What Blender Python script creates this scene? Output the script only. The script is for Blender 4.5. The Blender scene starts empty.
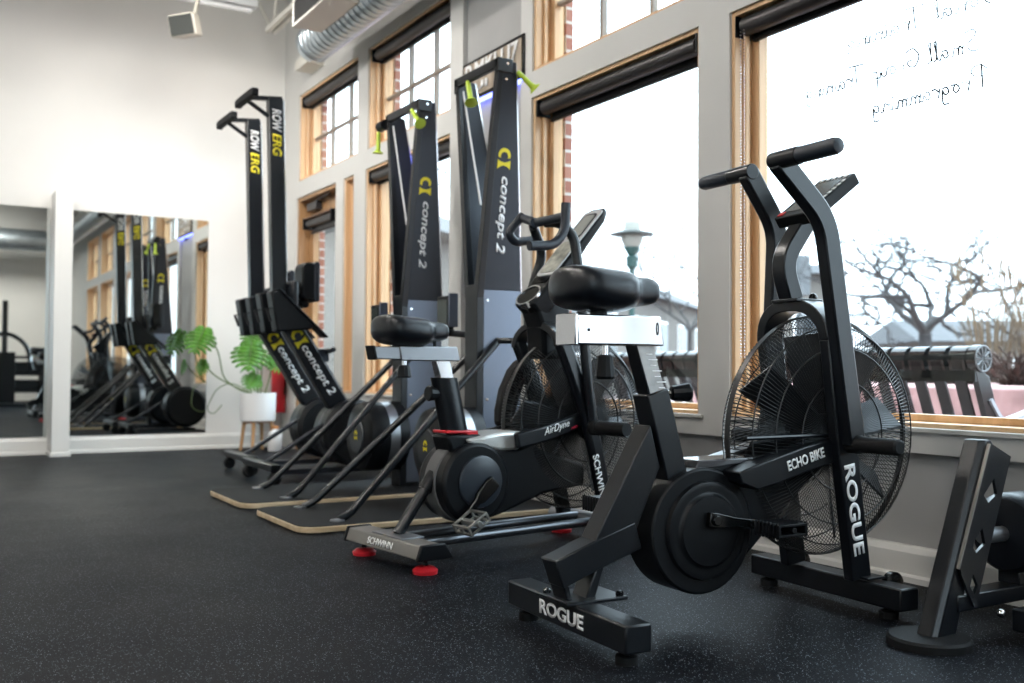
import bpy, math, random
from mathutils import Vector, Matrix
random.seed(7)
S = bpy.context.scene
COL = S.collection
PI = math.pi
R = math.radians

# ------------------------------------------------------------------ camera
YAW, PITCH, ROLL = .541194722, .0279515528, .00589416845
cam_data = bpy.data.cameras.new('camera')
cam_data.sensor_width = 36
cam_data.lens = 1003.37 / 1024 * 36
cam_data.clip_end = 300
cam_data.dof.use_dof = True
cam_data.dof.focus_distance = 2.75
cam_data.dof.aperture_fstop = 3.0
cam = bpy.data.objects.new('camera', cam_data)
COL.objects.link(cam)
cy, sy, cp, sp = math.cos(YAW), math.sin(YAW), math.cos(PITCH), math.sin(PITCH)
F = Vector((sy * cp, cy * cp, sp)); RT = Vector((cy, -sy, 0)); UP = RT.cross(F)
cr, sr = math.cos(ROLL), math.sin(ROLL)
X = RT * cr + UP * sr; Y = -RT * sr + UP * cr
cam.matrix_world = Matrix(((X.x, Y.x, -F.x, 0), (X.y, Y.y, -F.y, 0), (X.z, Y.z, -F.z, .66), (0, 0, 0, 1)))
S.camera = cam

# ------------------------------------------------------------------ sky and exposure
S.view_settings.view_transform = 'Standard'
S.view_settings.look = 'None'
S.view_settings.gamma = 1
S.view_settings.use_curve_mapping = False
S.view_settings.exposure = 1.1
S.cycles.use_denoising = True
S.cycles.max_bounces = 10
S.cycles.transparent_max_bounces = 24
S.cycles.sample_clamp_indirect = 6
S.cycles.caustics_reflective = False
S.cycles.caustics_refractive = False
W = bpy.data.worlds.new('overcast_sky'); S.world = W; W.use_nodes = True
nt = W.node_tree; nt.nodes.clear()
wo = nt.nodes.new('ShaderNodeOutputWorld'); bg = nt.nodes.new('ShaderNodeBackground')
tc = nt.nodes.new('ShaderNodeTexCoord'); sep = nt.nodes.new('ShaderNodeSeparateXYZ')
mr = nt.nodes.new('ShaderNodeMapRange')
mr.inputs['From Min'].default_value = 0; mr.inputs['From Max'].default_value = 1
mr.inputs['To Min'].default_value = 2.0; mr.inputs['To Max'].default_value = 5.5   # overcast: brighter overhead
nt.links.new(tc.outputs['Generated'], sep.inputs[0]); nt.links.new(sep.outputs['Z'], mr.inputs['Value'])
bg.inputs['Color'].default_value = (.72, .86, 1, 1)
nt.links.new(mr.outputs[0], bg.inputs['Strength']); nt.links.new(bg.outputs[0], wo.inputs[0])

# ------------------------------------------------------------------ materials
MATS = {}
def mat(name, col, rough=.5, metal=0, emit=None, estr=0, noise=0, nscale=20, bump=0, bscale=60, spec=.5, coat=0, rnoise=0):
    if name in MATS: return MATS[name]
    m = bpy.data.materials.new(name); m.use_nodes = True
    t = m.node_tree; b = t.nodes['Principled BSDF']
    b.inputs['Base Color'].default_value = (*col, 1); b.inputs['Roughness'].default_value = rough
    b.inputs['Metallic'].default_value = metal; b.inputs['Specular IOR Level'].default_value = spec
    b.inputs['Coat Weight'].default_value = coat
    if emit: b.inputs['Emission Color'].default_value = (*emit, 1); b.inputs['Emission Strength'].default_value = estr
    tcn = t.nodes.new('ShaderNodeTexCoord')
    if noise:
        n = t.nodes.new('ShaderNodeTexNoise'); n.inputs['Scale'].default_value = nscale; n.inputs['Detail'].default_value = 4
        r = t.nodes.new('ShaderNodeValToRGB')
        r.color_ramp.elements[0].position = .3; r.color_ramp.elements[1].position = .7
        r.color_ramp.elements[0].color = (*[c * (1 - noise) for c in col], 1)
        r.color_ramp.elements[1].color = (*[min(1, c * (1 + noise)) for c in col], 1)
        t.links.new(tcn.outputs['Object'], n.inputs['Vector']); t.links.new(n.outputs['Fac'], r.inputs[0]); t.links.new(r.outputs[0], b.inputs['Base Color'])
    if rnoise:
        n = t.nodes.new('ShaderNodeTexNoise'); n.inputs['Scale'].default_value = 9; n.inputs['Detail'].default_value = 5
        q = t.nodes.new('ShaderNodeMapRange'); q.inputs['To Min'].default_value = max(.02, rough - rnoise); q.inputs['To Max'].default_value = min(1, rough + rnoise)
        t.links.new(tcn.outputs['Object'], n.inputs['Vector']); t.links.new(n.outputs['Fac'], q.inputs['Value']); t.links.new(q.outputs[0], b.inputs['Roughness'])
    if bump:
        n = t.nodes.new('ShaderNodeTexNoise'); n.inputs['Scale'].default_value = bscale; n.inputs['Detail'].default_value = 3
        bp = t.nodes.new('ShaderNodeBump'); bp.inputs['Strength'].default_value = bump; bp.inputs['Distance'].default_value = .003
        t.links.new(tcn.outputs['Object'], n.inputs['Vector']); t.links.new(n.outputs['Fac'], bp.inputs['Height']); t.links.new(bp.outputs[0], b.inputs['Normal'])
    MATS[name] = m
    return m

def wood(name, c0, c1, rough=.45, stretch=(1, 1, .06), scale=30):
    m = mat(name, c0, rough); t = m.node_tree; b = t.nodes['Principled BSDF']
    tcn = t.nodes.new('ShaderNodeTexCoord'); mp = t.nodes.new('ShaderNodeMapping'); mp.inputs['Scale'].default_value = stretch
    n = t.nodes.new('ShaderNodeTexNoise'); n.inputs['Scale'].default_value = scale; n.inputs['Detail'].default_value = 6; n.inputs['Distortion'].default_value = .6
    r = t.nodes.new('ShaderNodeValToRGB'); r.color_ramp.elements[0].position = .35; r.color_ramp.elements[1].position = .65
    r.color_ramp.elements[0].color = (*c0, 1); r.color_ramp.elements[1].color = (*c1, 1)
    t.links.new(tcn.outputs['Object'], mp.inputs[0]); t.links.new(mp.outputs[0], n.inputs['Vector']); t.links.new(n.outputs['Fac'], r.inputs[0]); t.links.new(r.outputs[0], b.inputs['Base Color'])
    return m

M_black = mat('satin_black_steel', (.0042, .0056, .0080), .30, bump=.05, bscale=400, rnoise=.05, spec=.45)
M_plastic = mat('black_plastic', (.0034, .0042, .0056), .40, rnoise=.06, spec=.24)
M_gloss = mat('glossy_black', (.003, .0035, .004), .16)
M_rubber = mat('black_rubber', (.0045, .005, .0058), .66, bump=.15, bscale=500, spec=.2)
M_grip = mat('foam_grip', (.010, .016, .026), .45, bump=.2, bscale=700)
M_vinyl = mat('black_vinyl', (.0038, .0052, .0082), .32, bump=.15, bscale=350, spec=.4)
M_wire = mat('black_wire', (.008, .009, .010), .4)
M_alu = mat('brushed_aluminium', (.72, .73, .75), .20, 1, rnoise=.06)
M_steel = mat('grey_steel', (.33, .34, .36), .38, .9, rnoise=.08)
M_dark = mat('dark_grey_panel', (.020, .024, .032), .38, .3, rnoise=.04)
M_silverpanel = mat('silver_panel', (.15, .17, .215), .40, .6, rnoise=.05)
M_pewter = mat('pewter_paint', (.21, .2, .185), .42, .5)
M_white = mat('white_print', (.86, .86, .86), .5)
M_yellow = mat('yellow_print', (.85, .72, .02), .5)
M_lime = mat('lime_plastic', (.52, .68, .06), .42)
M_red = mat('red_plastic', (.62, .02, .03), .32)
M_redprint = mat('red_print', (.6, .02, .06), .5)
M_chrome = mat('chrome', (.8, .8, .82), .12, 1)
M_screen = mat('lcd_screen', (.035, .045, .042), .2)
M_lens = mat('console_label', (.42, .42, .36), .3, noise=.35, nscale=40)
M_bronze = mat('bronze_shade', (.035, .033, .035), .38, .35)
M_wall = mat('white_wall_paint', (.78, .765, .735), .75, noise=.015, nscale=3, bump=.06, bscale=160)
M_trimp = mat('ivory_trim_paint', (.62, .615, .595), .5, noise=.02, nscale=4)
M_panelp = mat('grey_wall_paint', (.36, .36, .355), .6, noise=.04, nscale=4, bump=.06, bscale=160)
M_basep = mat('white_baseboard_paint', (.74, .73, .70), .4)
M_ceil = mat('grey_ceiling_paint', (.5, .5, .48), .8)
M_truss = mat('cream_steel_paint', (.66, .64, .58), .5)
M_duct = mat('galvanised_steel', (.42, .47, .50), .32, .85, noise=.12, nscale=8)
M_pine = wood('pine_wood', (.64, .40, .21), (.74, .49, .28))
M_ply = wood('plywood_edge', (.52, .38, .22), (.70, .56, .38), stretch=(.06, 1, 1))
M_leg = wood('stand_wood', (.45, .25, .11), (.62, .38, .19))
M_pot = mat('white_ceramic', (.80, .80, .80), .35)
M_green = mat('leaf_green', (.065, .20, .018), .4, noise=.5, nscale=9)
M_stem = mat('stem_green', (.10, .16, .04), .5)
M_globe = mat('frosted_globe', (.22, .21, .18), .4)
M_postgreen = mat('green_painted_metal', (.006, .035, .030), .4)
M_bark = mat('bark', (.030, .027, .027), .9, noise=.4, nscale=12)
M_grassd = mat('dry_grass', (.13, .088, .048), .8, noise=.3, nscale=3)
M_shrub = mat('winter_shrub', (.060, .038, .030), .9, noise=.5, nscale=30)
M_paving = mat('pale_paving', (.30, .225, .215), .85, noise=.15, nscale=4)
M_bpale = mat('pale_siding', (.13, .118, .105), .85, noise=.08, nscale=2)
M_broof = mat('grey_roof', (.052, .052, .056), .85, noise=.2, nscale=5)
M_bwin = mat('far_window', (.03, .035, .04), .2)
M_marker = mat('black_marker', (.02, .02, .022), .7)

def brick(name):
    m = mat(name, (.3, .1, .07), .85); t = m.node_tree; b = t.nodes['Principled BSDF']
    tcn = t.nodes.new('ShaderNodeTexCoord'); mp = t.nodes.new('ShaderNodeMapping'); mp.inputs['Rotation'].default_value = (R(90), 0, 0)
    br = t.nodes.new('ShaderNodeTexBrick'); br.inputs['Scale'].default_value = 1
    br.inputs['Color1'].default_value = (.25, .09, .065, 1); br.inputs['Color2'].default_value = (.34, .15, .11, 1); br.inputs['Mortar'].default_value = (.5, .47, .43, 1)
    br.inputs['Brick Width'].default_value = .2; br.inputs['Row Height'].default_value = .075; br.inputs['Mortar Size'].default_value = .008
    t.links.new(tcn.outputs['Object'], mp.inputs[0]); t.links.new(mp.outputs[0], br.inputs['Vector']); t.links.new(br.outputs['Color'], b.inputs['Base Color'])
    return m
M_brick = brick('red_brick')

def floor_mat():
    m = mat('speckled_rubber_floor', (.004, .004, .005), .5, spec=.07); t = m.node_tree; b = t.nodes['Principled BSDF']; L = t.links.new
    tcn = t.nodes.new('ShaderNodeTexCoord'); v = t.nodes.new('ShaderNodeTexVoronoi'); v.inputs['Scale'].default_value = 240
    sepc = t.nodes.new('ShaderNodeSeparateColor'); L(tcn.outputs['Object'], v.inputs['Vector']); L(v.outputs['Color'], sepc.inputs[0])
    g1 = t.nodes.new('ShaderNodeMath'); g1.operation = 'GREATER_THAN'; g1.inputs[1].default_value = .76; L(sepc.outputs[0], g1.inputs[0])
    l1 = t.nodes.new('ShaderNodeMath'); l1.operation = 'LESS_THAN'; l1.inputs[1].default_value = .34; L(v.outputs['Distance'], l1.inputs[0])
    mu = t.nodes.new('ShaderNodeMath'); mu.operation = 'MULTIPLY'; L(g1.outputs[0], mu.inputs[0]); L(l1.outputs[0], mu.inputs[1])
    n = t.nodes.new('ShaderNodeTexNoise'); n.inputs['Scale'].default_value = 2.2; n.inputs['Detail'].default_value = 5; L(tcn.outputs['Object'], n.inputs['Vector'])
    r0 = t.nodes.new('ShaderNodeValToRGB'); r0.color_ramp.elements[0].color = (.0012, .0017, .0028, 1); r0.color_ramp.elements[1].color = (.0032, .0042, .0064, 1); L(n.outputs['Fac'], r0.inputs[0])
    r1 = t.nodes.new('ShaderNodeMix'); r1.data_type = 'RGBA'; r1.inputs['A'].default_value = (.03, .045, .07, 1); r1.inputs['B'].default_value = (.30, .33, .37, 1); L(sepc.outputs[1], r1.inputs['Factor'])
    mx = t.nodes.new('ShaderNodeMix'); mx.data_type = 'RGBA'; L(mu.outputs[0], mx.inputs['Factor']); L(r0.outputs[0], mx.inputs['A']); L(r1.outputs['Result'], mx.inputs['B'])
    L(mx.outputs['Result'], b.inputs['Base Color'])
    nb = t.nodes.new('ShaderNodeTexNoise'); nb.inputs['Scale'].default_value = 220; nb.inputs['Detail'].default_value = 3; L(tcn.outputs['Object'], nb.inputs['Vector'])
    bp = t.nodes.new('ShaderNodeBump'); bp.inputs['Strength'].default_value = .35; bp.inputs['Distance'].default_value = .002; L(nb.outputs['Fac'], bp.inputs['Height']); L(bp.outputs[0], b.inputs['Normal'])
    q = t.nodes.new('ShaderNodeMapRange'); q.inputs['To Min'].default_value = .42; q.inputs['To Max'].default_value = .58; L(n.outputs['Fac'], q.inputs['Value']); L(q.outputs[0], b.inputs['Roughness'])
    return m
M_floor = floor_mat()

def glass_mat():
    m = bpy.data.materials.new('window_glass'); m.use_nodes = True; t = m.node_tree; t.nodes.clear(); L = t.links.new
    o = t.nodes.new('ShaderNodeOutputMaterial'); tr = t.nodes.new('ShaderNodeBsdfTransparent'); gl = t.nodes.new('ShaderNodeBsdfGlossy'); mx = t.nodes.new('ShaderNodeMixShader')
    tr.inputs[0].default_value = (.95, .98, .97, 1); gl.inputs['Roughness'].default_value = .0
    lw = t.nodes.new('ShaderNodeLayerWeight'); lw.inputs[0].default_value = .5
    pw = t.nodes.new('ShaderNodeMath'); pw.operation = 'POWER'; pw.inputs[1].default_value = 5; L(lw.outputs['Facing'], pw.inputs[0])
    fr = t.nodes.new('ShaderNodeMapRange'); fr.inputs['To Min'].default_value = .035; fr.inputs['To Max'].default_value = .9; L(pw.outputs[0], fr.inputs['Value'])
    L(fr.outputs[0], mx.inputs[0]); L(tr.outputs[0], mx.inputs[1]); L(gl.outputs[0], mx.inputs[2]); L(mx.outputs[0], o.inputs[0])
    return m
M_glass = glass_mat()
M_mirror = mat('mirror_silver', (.84, .87, .85), .0, 1)

# ------------------------------------------------------------------ mesh building
class MB:
    def __init__(s): s.v = []; s.f = []
    def add(s, vs, fs):
        o = len(s.v); s.v += [tuple(p) for p in vs]; s.f += [tuple(i + o for i in f) for f in fs]; return s
    def box(s, x0, x1, y0, y1, z0, z1):
        vs = [(x, y, z) for x in (x0, x1) for y in (y0, y1) for z in (z0, z1)]
        return s.add(vs, [(0, 1, 3, 2), (4, 6, 7, 5), (0, 4, 5, 1), (2, 3, 7, 6), (0, 2, 6, 4), (1, 5, 7, 3)])
    def hexa(s, a, b):                       # two quads of four points each
        return s.add(list(a) + list(b), [(3, 2, 1, 0), (4, 5, 6, 7), (0, 1, 5, 4), (1, 2, 6, 5), (2, 3, 7, 6), (3, 0, 4, 7)])
    def prism(s, poly, v0, v1):              # polygon in (u, z), extruded in v
        n = len(poly)
        vs = [(u, v0, z) for u, z in poly] + [(u, v1, z) for u, z in poly]
        return s.add(vs, [tuple(range(n)), tuple(range(2 * n - 1, n - 1, -1))] + [(i, i + n, (i + 1) % n + n, (i + 1) % n) for i in range(n)])
    def prism_u(s, poly, u0, u1):            # polygon in (v, z), extruded in u
        n = len(poly)
        vs = [(u0, a, z) for a, z in poly] + [(u1, a, z) for a, z in poly]
        return s.add(vs, [tuple(range(n - 1, -1, -1)), tuple(range(n, 2 * n))] + [(i, (i + 1) % n, (i + 1) % n + n, i + n) for i in range(n)])
    def prism_z(s, poly, z0, z1):
        n = len(poly)
        vs = [(a, b, z0) for a, b in poly] + [(a, b, z1) for a, b in poly]
        return s.add(vs, [tuple(range(n - 1, -1, -1)), tuple(range(n, 2 * n))] + [(i, (i + 1) % n, (i + 1) % n + n, i + n) for i in range(n)])
    def rings(s, rings, cap=True, closed=False):
        n = len(rings[0]); o = len(s.v)
        for r in rings: s.v += [tuple(p) for p in r]
        m = len(rings)
        for k in range(m if closed else m - 1):
            a = o + k * n; b = o + ((k + 1) % m) * n
            for i in range(n): s.f.append((a + i, a + (i + 1) % n, b + (i + 1) % n, b + i))
        if cap and not closed:
            s.f.append(tuple(o + i for i in range(n - 1, -1, -1))); s.f.append(tuple(o + (m - 1) * n + i for i in range(n)))
        return s
    def tube(s, pts, r, n=12, closed=False, cap=True):
        pts = [Vector(p) for p in pts]; m = len(pts); rs = r if isinstance(r, (list, tuple)) else [r] * m
        t0 = (pts[1] - pts[0]).normalized(); a = Vector((0, 0, 1)) if abs(t0.z) < .9 else Vector((0, 1, 0))
        N = (a - t0 * a.dot(t0)).normalized(); rings = []
        for i, p in enumerate(pts):
            if closed: t = (pts[(i + 1) % m] - pts[i - 1]).normalized()
            elif i == 0: t = t0
            elif i == m - 1: t = (pts[i] - pts[i - 1]).normalized()
            else: t = ((pts[i + 1] - p).normalized() + (p - pts[i - 1]).normalized()).normalized()
            N = (N - t * N.dot(t)).normalized(); B = t.cross(N)
            rings.append([p + (N * math.cos(q) + B * math.sin(q)) * rs[i] for q in [2 * PI * k / n for k in range(n)]])
        return s.rings(rings, cap, closed)
    def bar(s, pts, wv, wn, v=0):            # rectangular tube along (u, z) points in the plane v; wv across, wn in plane
        pts = [Vector((p[0], 0, p[1])) for p in pts]; m = len(pts); rings = []
        for i, p in enumerate(pts):
            d0 = (pts[i] - pts[i - 1]).normalized() if i else None; d1 = (pts[i + 1] - pts[i]).normalized() if i < m - 1 else None
            t = ((d0 or d1) + (d1 or d0)).normalized(); nrm = Vector((-t.z, 0, t.x))
            k = 1 / max(.5, t.dot(d0 or d1)); h = wn / 2 * k
            rings.append([p + nrm * h + Vector((0, v - wv / 2, 0)), p + nrm * h + Vector((0, v + wv / 2, 0)), p - nrm * h + Vector((0, v + wv / 2, 0)), p - nrm * h + Vector((0, v - wv / 2, 0))])
        return s.rings(rings)
    def beam(s, a, b, w, h, up=(0, 0, 1)):   # rectangular beam between two 3-D points
        a = Vector(a); b = Vector(b); t = (b - a).normalized(); up = Vector(up)
        if abs(t.dot(up)) > .99: up = Vector((1, 0, 0))
        x = t.cross(up).normalized(); y = x.cross(t)
        q = [(-1, -1), (1, -1), (1, 1), (-1, 1)]
        return s.rings([[p + x * (w / 2 * i) + y * (h / 2 * j) for i, j in q] for p in (a, b)])
    def lathe(s, prof, o, axis, n=32, cap=True):  # prof: (distance along the axis, radius)
        axis = Vector(axis).normalized(); o = Vector(o); a = Vector((0, 0, 1)) if abs(axis.z) < .9 else Vector((1, 0, 0))
        N = (a - axis * a.dot(axis)).normalized(); B = axis.cross(N)
        return s.rings([[o + axis * d + (N * math.cos(q) + B * math.sin(q)) * r for q in [2 * PI * k / n for k in range(n)]] for d, r in prof], cap)
    def ball(s, c, r, n=14, m=9, sz=(1, 1, 1)):
        return s.rings([[(c[0] + sz[0] * r * math.sin(a) * math.cos(b), c[1] + sz[1] * r * math.sin(a) * math.sin(b), c[2] + sz[2] * r * math.cos(a)) for b in [2 * PI * k / n for k in range(n)]] for a in [max(.02, min(PI - .02, PI * i / m)) for i in range(m + 1)]])
    def obj(s, name, m, parent=None, bev=0, smooth=35, sub=0):
        me = bpy.data.meshes.new(name); me.from_pydata(s.v, [], s.f); me.validate(); me.update()
        import bmesh
        bm = bmesh.new(); bm.from_mesh(me); bmesh.ops.recalc_face_normals(bm, faces=bm.faces); bm.to_mesh(me); bm.free()
        if smooth:
            me.polygons.foreach_set('use_smooth', [True] * len(me.polygons)); me.set_sharp_from_angle(angle=R(smooth))
        me.materials.append(m)
        o = bpy.data.objects.new(name, me); COL.objects.link(o)
        if parent: o.parent = parent
        if bev:
            b = o.modifiers.new('bevel', 'BEVEL'); b.width = bev; b.segments = 2; b.limit_method = 'ANGLE'; b.angle_limit = R(40); b.harden_normals = False
        if sub:
            b = o.modifiers.new('subsurf', 'SUBSURF'); b.levels = sub; b.render_levels = sub
        return o

def fillet(pts, r, n=5):
    pts = [Vector(p) for p in pts]; out = [pts[0]]
    for i in range(1, len(pts) - 1):
        a, p, b = pts[i - 1], pts[i], pts[i + 1]
        k = min(r, (a - p).length * .48, (b - p).length * .48)
        p0 = p + (a - p).normalized() * k; p1 = p + (b - p).normalized() * k
        for j in range(n + 1):
            t = j / n; out.append(p0 * (1 - t) ** 2 + p * 2 * t * (1 - t) + p1 * t * t)
    out.append(pts[-1]); return out
def circ(c, r, n=24, a0=0, a1=2 * PI, end=False):
    m = n if not end else n + 1
    return [(c[0] + r * math.cos(a0 + (a1 - a0) * k / n), c[1] + r * math.sin(a0 + (a1 - a0) * k / n)) for k in range(m)]
def rrect(x0, x1, y0, y1, r, n=4):
    out = []
    for cx, cyy, a in ((x1 - r, y1 - r, 0), (x0 + r, y1 - r, PI / 2), (x0 + r, y0 + r, PI), (x1 - r, y0 + r, 1.5 * PI)):
        out += circ((cx, cyy), r, n, a, a + PI / 2, True)
    return out

def props(o, label=None, cat=None, group=None, kind=None):
    if label: o['label'] = label
    if cat: o['category'] = cat
    if group: o['group'] = group
    if kind: o['kind'] = kind
    return o
def thing(name, label, cat, loc=(0, 0, 0), rz=0, group=None):
    o = bpy.data.objects.new(name, None); COL.objects.link(o); o.empty_display_size = .1
    o.location = loc; o.rotation_euler = (0, 0, rz)
    return props(o, label, cat, group)
def struct(name, mb, m, bev=0, smooth=35): return props(mb.obj(name, m, None, bev, smooth), kind='structure')

def lettering(parent, body, c, xd, yd, w, h, m, name='lettering', bold=.02, shear=0, track=1.0):
    cu = bpy.data.curves.new('t', 'FONT'); cu.body = body; cu.offset = bold; cu.shear = shear; cu.space_character = track; cu.extrude = .0
    ob = bpy.data.objects.new('t', cu); COL.objects.link(ob)
    dg = bpy.context.evaluated_depsgraph_get(); dg.update()
    me = bpy.data.meshes.new_from_object(ob.evaluated_get(dg))
    bpy.data.objects.remove(ob); bpy.data.curves.remove(cu)
    xs = [v.co.x for v in me.vertices]; ys = [v.co.y for v in me.vertices]
    x0, x1, y0, y1 = min(xs), max(xs), min(ys), max(ys)
    c = Vector(c); xd = Vector(xd).normalized(); yd = Vector(yd); yd = (yd - xd * yd.dot(xd)).normalized()
    for v in me.vertices:
        p = c + xd * ((v.co.x - (x0 + x1) / 2) / (x1 - x0) * w) + yd * ((v.co.y - (y0 + y1) / 2) / (y1 - y0) * h)
        v.co = p
    me.name = name; me.materials.clear(); me.materials.append(m)
    o = bpy.data.objects.new(name, me); COL.objects.link(o)
    if parent: o.parent = parent
    sd = o.modifiers.new('thickness', 'SOLIDIFY'); sd.thickness = .0012; sd.offset = 0
    return o
def flat(parent, polys, c, xd, yd, sx, sy, m, name):   # small flat print from 2-D polygons
    c = Vector(c); xd = Vector(xd).normalized(); yd = Vector(yd); yd = (yd - xd * yd.dot(xd)).normalized(); nn = xd.cross(yd)
    b = MB()
    for poly in polys:
        n = len(poly); A = [c + xd * (x * sx) + yd * (y * sy) - nn * .0006 for x, y in poly]; B = [p + nn * .0012 for p in A]
        b.add(A + B, [tuple(range(n - 1, -1, -1)), tuple(range(n, 2 * n))] + [(i, (i + 1) % n, (i + 1) % n + n, i + n) for i in range(n)])
    return b.obj(name, m, parent, smooth=0)
def c_mark(parent, c, xd, yd, s):            # crescent over a hole and a waisted block, as printed on the rowing and ski machines
    o = circ((0, 0), .5, 12, R(70), R(290), True); i = circ((.08, 0), .30, 12, R(295), R(65), True)
    n = len(o); quads = [[o[k], o[k + 1], i[n - 2 - k], i[n - 1 - k]] for k in range(n - 1)]
    left = [(.34, .52), (.46, .28), (.52, 0), (.46, -.28), (.34, -.52)]; right = [(.98, .52), (.80, .26), (.73, 0), (.80, -.26), (.98, -.52)]
    quads += [[left[k], right[k], right[k + 1], left[k + 1]] for k in range(4)]
    return flat(parent, quads, c, xd, yd, s, s, M_yellow, 'emblem')

def wire_cage(uc, zc, Rr, hv, nw, swirl, rw, parent, name='fan_cage', dome=.72):
    b = MB()
    for sgn in (-1, 1):
        prof = [(.16, hv), (.45, hv), (dome, hv * .96), (.90, hv * .68), (.98, hv * .3), (1, .0)]
        for k in range(nw):
            a = 2 * PI * k / nw
            b.tube([(uc + Rr * q * math.cos(a + swirl * sgn * q), sgn * h, zc + Rr * q * math.sin(a + swirl * sgn * q)) for q, h in prof], rw, 4, cap=False)
        for q, h in ((.16, hv), (.45, hv), (.72, hv * .96), (.9, hv * .68)):
            b.tube([(uc + Rr * q * math.cos(a), sgn * (h + .002), zc + Rr * q * math.sin(a)) for a in [2 * PI * k / 48 for k in range(48)]], rw * 1.7, 6, closed=True)
    b.rings([[(uc + Rr * q * math.cos(a), h, zc + Rr * q * math.sin(a)) for a in [2 * PI * k / 72 for k in range(72)]] for q, h in ((1.0, -.009), (1.007, -.009), (1.007, .009), (1.0, .009))], closed=True)
    return b.obj(name, M_wire, parent)

def fan_rotor(uc, zc, r, hv, n, parent, m, a0=.2):
    hub = MB().lathe([(-hv, r * .16), (-hv * .8, r * .2), (hv * .8, r * .2), (hv, r * .16)], (uc, 0, zc), (0, 1, 0), 24).obj('fan_hub', M_plastic, parent)
    for k in range(n):
        a = a0 + 2 * PI * k / n; d = Vector((math.cos(a), 0, math.sin(a))); t = Vector((-math.sin(a), 0, math.cos(a)))
        c = Vector((uc, 0, zc)); p = []
        for q, w in ((.2, .10), (.5, .15), (.96, .20)):
            for sd, dv in ((-1, -.55), (1, .55)):
                for th in (-.004, .004):
                    p.append(c + d * (r * q) + t * (sd * r * w * .7 + th) + Vector((0, dv * hv, 0)))
        b = MB()
        rings = [[p[i * 4 + j] for j in (0, 1, 3, 2)] for i in range(3)]
        b.rings(rings).obj('fan_blade', m, hub)
    return hub

def saddle(parent, u0, u1, zt, wr, wn, th, v=0, tilt=.0):
    rings = []; N = 20
    prof = [(0, .35, .45), (.03, .68, .75), (.09, .93, .97), (.22, 1, 1), (.38, .98, 1), (.52, .96, .97), (.60, .85, .92), (.66, .62, .84), (.71, .43, .74), (.80, .37, .68), (.92, .33, .62), (.98, .22, .45), (1, .1, .25)]
    for t, w, hh in prof:
        u = u0 + (u1 - u0) * t; hw = wr / 2 * w; h = th / 2 * hh; zc = zt - th / 2 - .012 * math.sin(PI * min(1, t * 1.1)) + tilt * (t - .3) - (.018 * (t > .5) * (t - .5))
        rings.append([(u, v + hw * abs(math.cos(q)) ** .75 * (1 if math.cos(q) > 0 else -1), zc + h * abs(math.sin(q)) ** .8 * (1 if math.sin(q) > 0 else -1)) for q in [2 * PI * k / N for k in range(N)]])
    return MB().rings(rings).obj('saddle', M_vinyl, parent, smooth=60, sub=1)

def foot(parent, u, v, h=.03, r=.025, m=None):
    return MB().lathe([(0, r), (h * .5, r), (h * .6, r * .5), (h, r * .5)], (u, v, 0), (0, 0, 1), 16).obj('rubber_foot', m or M_rubber, parent)

# ================================================================== THE ROOM
WX, BY, FY, LX, CZ = 2.716, 8.31, -5.0, -3.6, 4.2
struct('floor', MB().box(LX, WX + .2, FY, BY + .1, -.06, 0), M_floor, smooth=0)
struct('ceiling', MB().box(LX - .1, WX + .4, FY - .1, BY + .1, CZ, CZ + .1), M_ceil, smooth=0)
struct('wall_back', MB().box(LX - .1, WX + .3, BY, BY + .12, 0, CZ), M_wall, smooth=0)
struct('wall_left', MB().box(LX - .12, LX, FY, BY, 0, CZ), M_wall, smooth=0)
b = MB()
for a, c, z0, z1 in ((LX - .1, -3.3, 0, CZ), (-1.75, -1.35, 0, CZ), (.2, WX + .3, 0, CZ), (-3.3, -1.75, 0, .48), (-3.3, -1.75, 3.2, CZ), (-1.35, .2, 0, .48), (-1.35, .2, 3.2, CZ)): b.box(a, c, FY - .12, FY, z0, z1)
struct('wall_front', b, M_wall, smooth=0)

def cells(x0, x1, y0, y1, z0, z1, holes):
    ys = sorted({y0, y1, *[h[0] for h in holes], *[h[1] for h in holes]}); zs = sorted({z0, z1, *[h[2] for h in holes], *[h[3] for h in holes]})
    ys = [y for y in ys if y0 <= y <= y1]; zs = [z for z in zs if z0 <= z <= z1]
    b = MB()
    for a, c in zip(ys, ys[1:]):
        run = None
        for d, e in zip(zs, zs[1:]):
            my, mz = (a + c) / 2, (d + e) / 2
            if any(h[0] < my < h[1] and h[2] < mz < h[3] for h in holes):
                if run: b.box(x0, x1, a, c, *run)
                run = None
            else: run = (run[0], e) if run else (d, e)
        if run: b.box(x0, x1, a, c, *run)
    return b
SILL, HEAD, UB, UH = .482, 2.055, 2.19, 2.90
lower = [(5.245, 6.525), (3.067, 4.34), (1.615, 2.888), (.163, 1.436), (-1.29, -.016), (-2.74, -1.468)]
upper = [(6.68, 7.94), (5.25, 6.49), (3.07, 4.335), (1.615, 2.885), (.163, 1.436), (-1.29, -.016), (-2.74, -1.468)]
side = (6.74, 6.94); door = (7.093, 7.975)
holes = [(a, b, SILL, HEAD) for a, b in lower] + [(a, b, UB, UH) for a, b in upper] + [(*side, SILL, HEAD), (*door, 0, HEAD)]
recess = [(4.445, 5.089, .11, CZ), (FY, 4.445, .11, .405), (5.089, 7.0, .11, .405)]
struct('wall_right', cells(WX + .03, WX + .13, FY, BY, 0, CZ, holes), M_panelp, smooth=0)
struct('trim_1', cells(WX, WX + .03, FY, BY, 0, CZ, holes + recess), M_trimp, smooth=0)
struct('wall_outside', cells(WX + .19, WX + .235, FY, BY + .3, -.1, CZ + .3, [(a + .03, b - .03, c, d) for a, b, c, d in holes] + [(-2.7, 4.31, SILL, HEAD), (-2.7, 4.305, UB, UH)]), M_brick, smooth=0)
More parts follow.
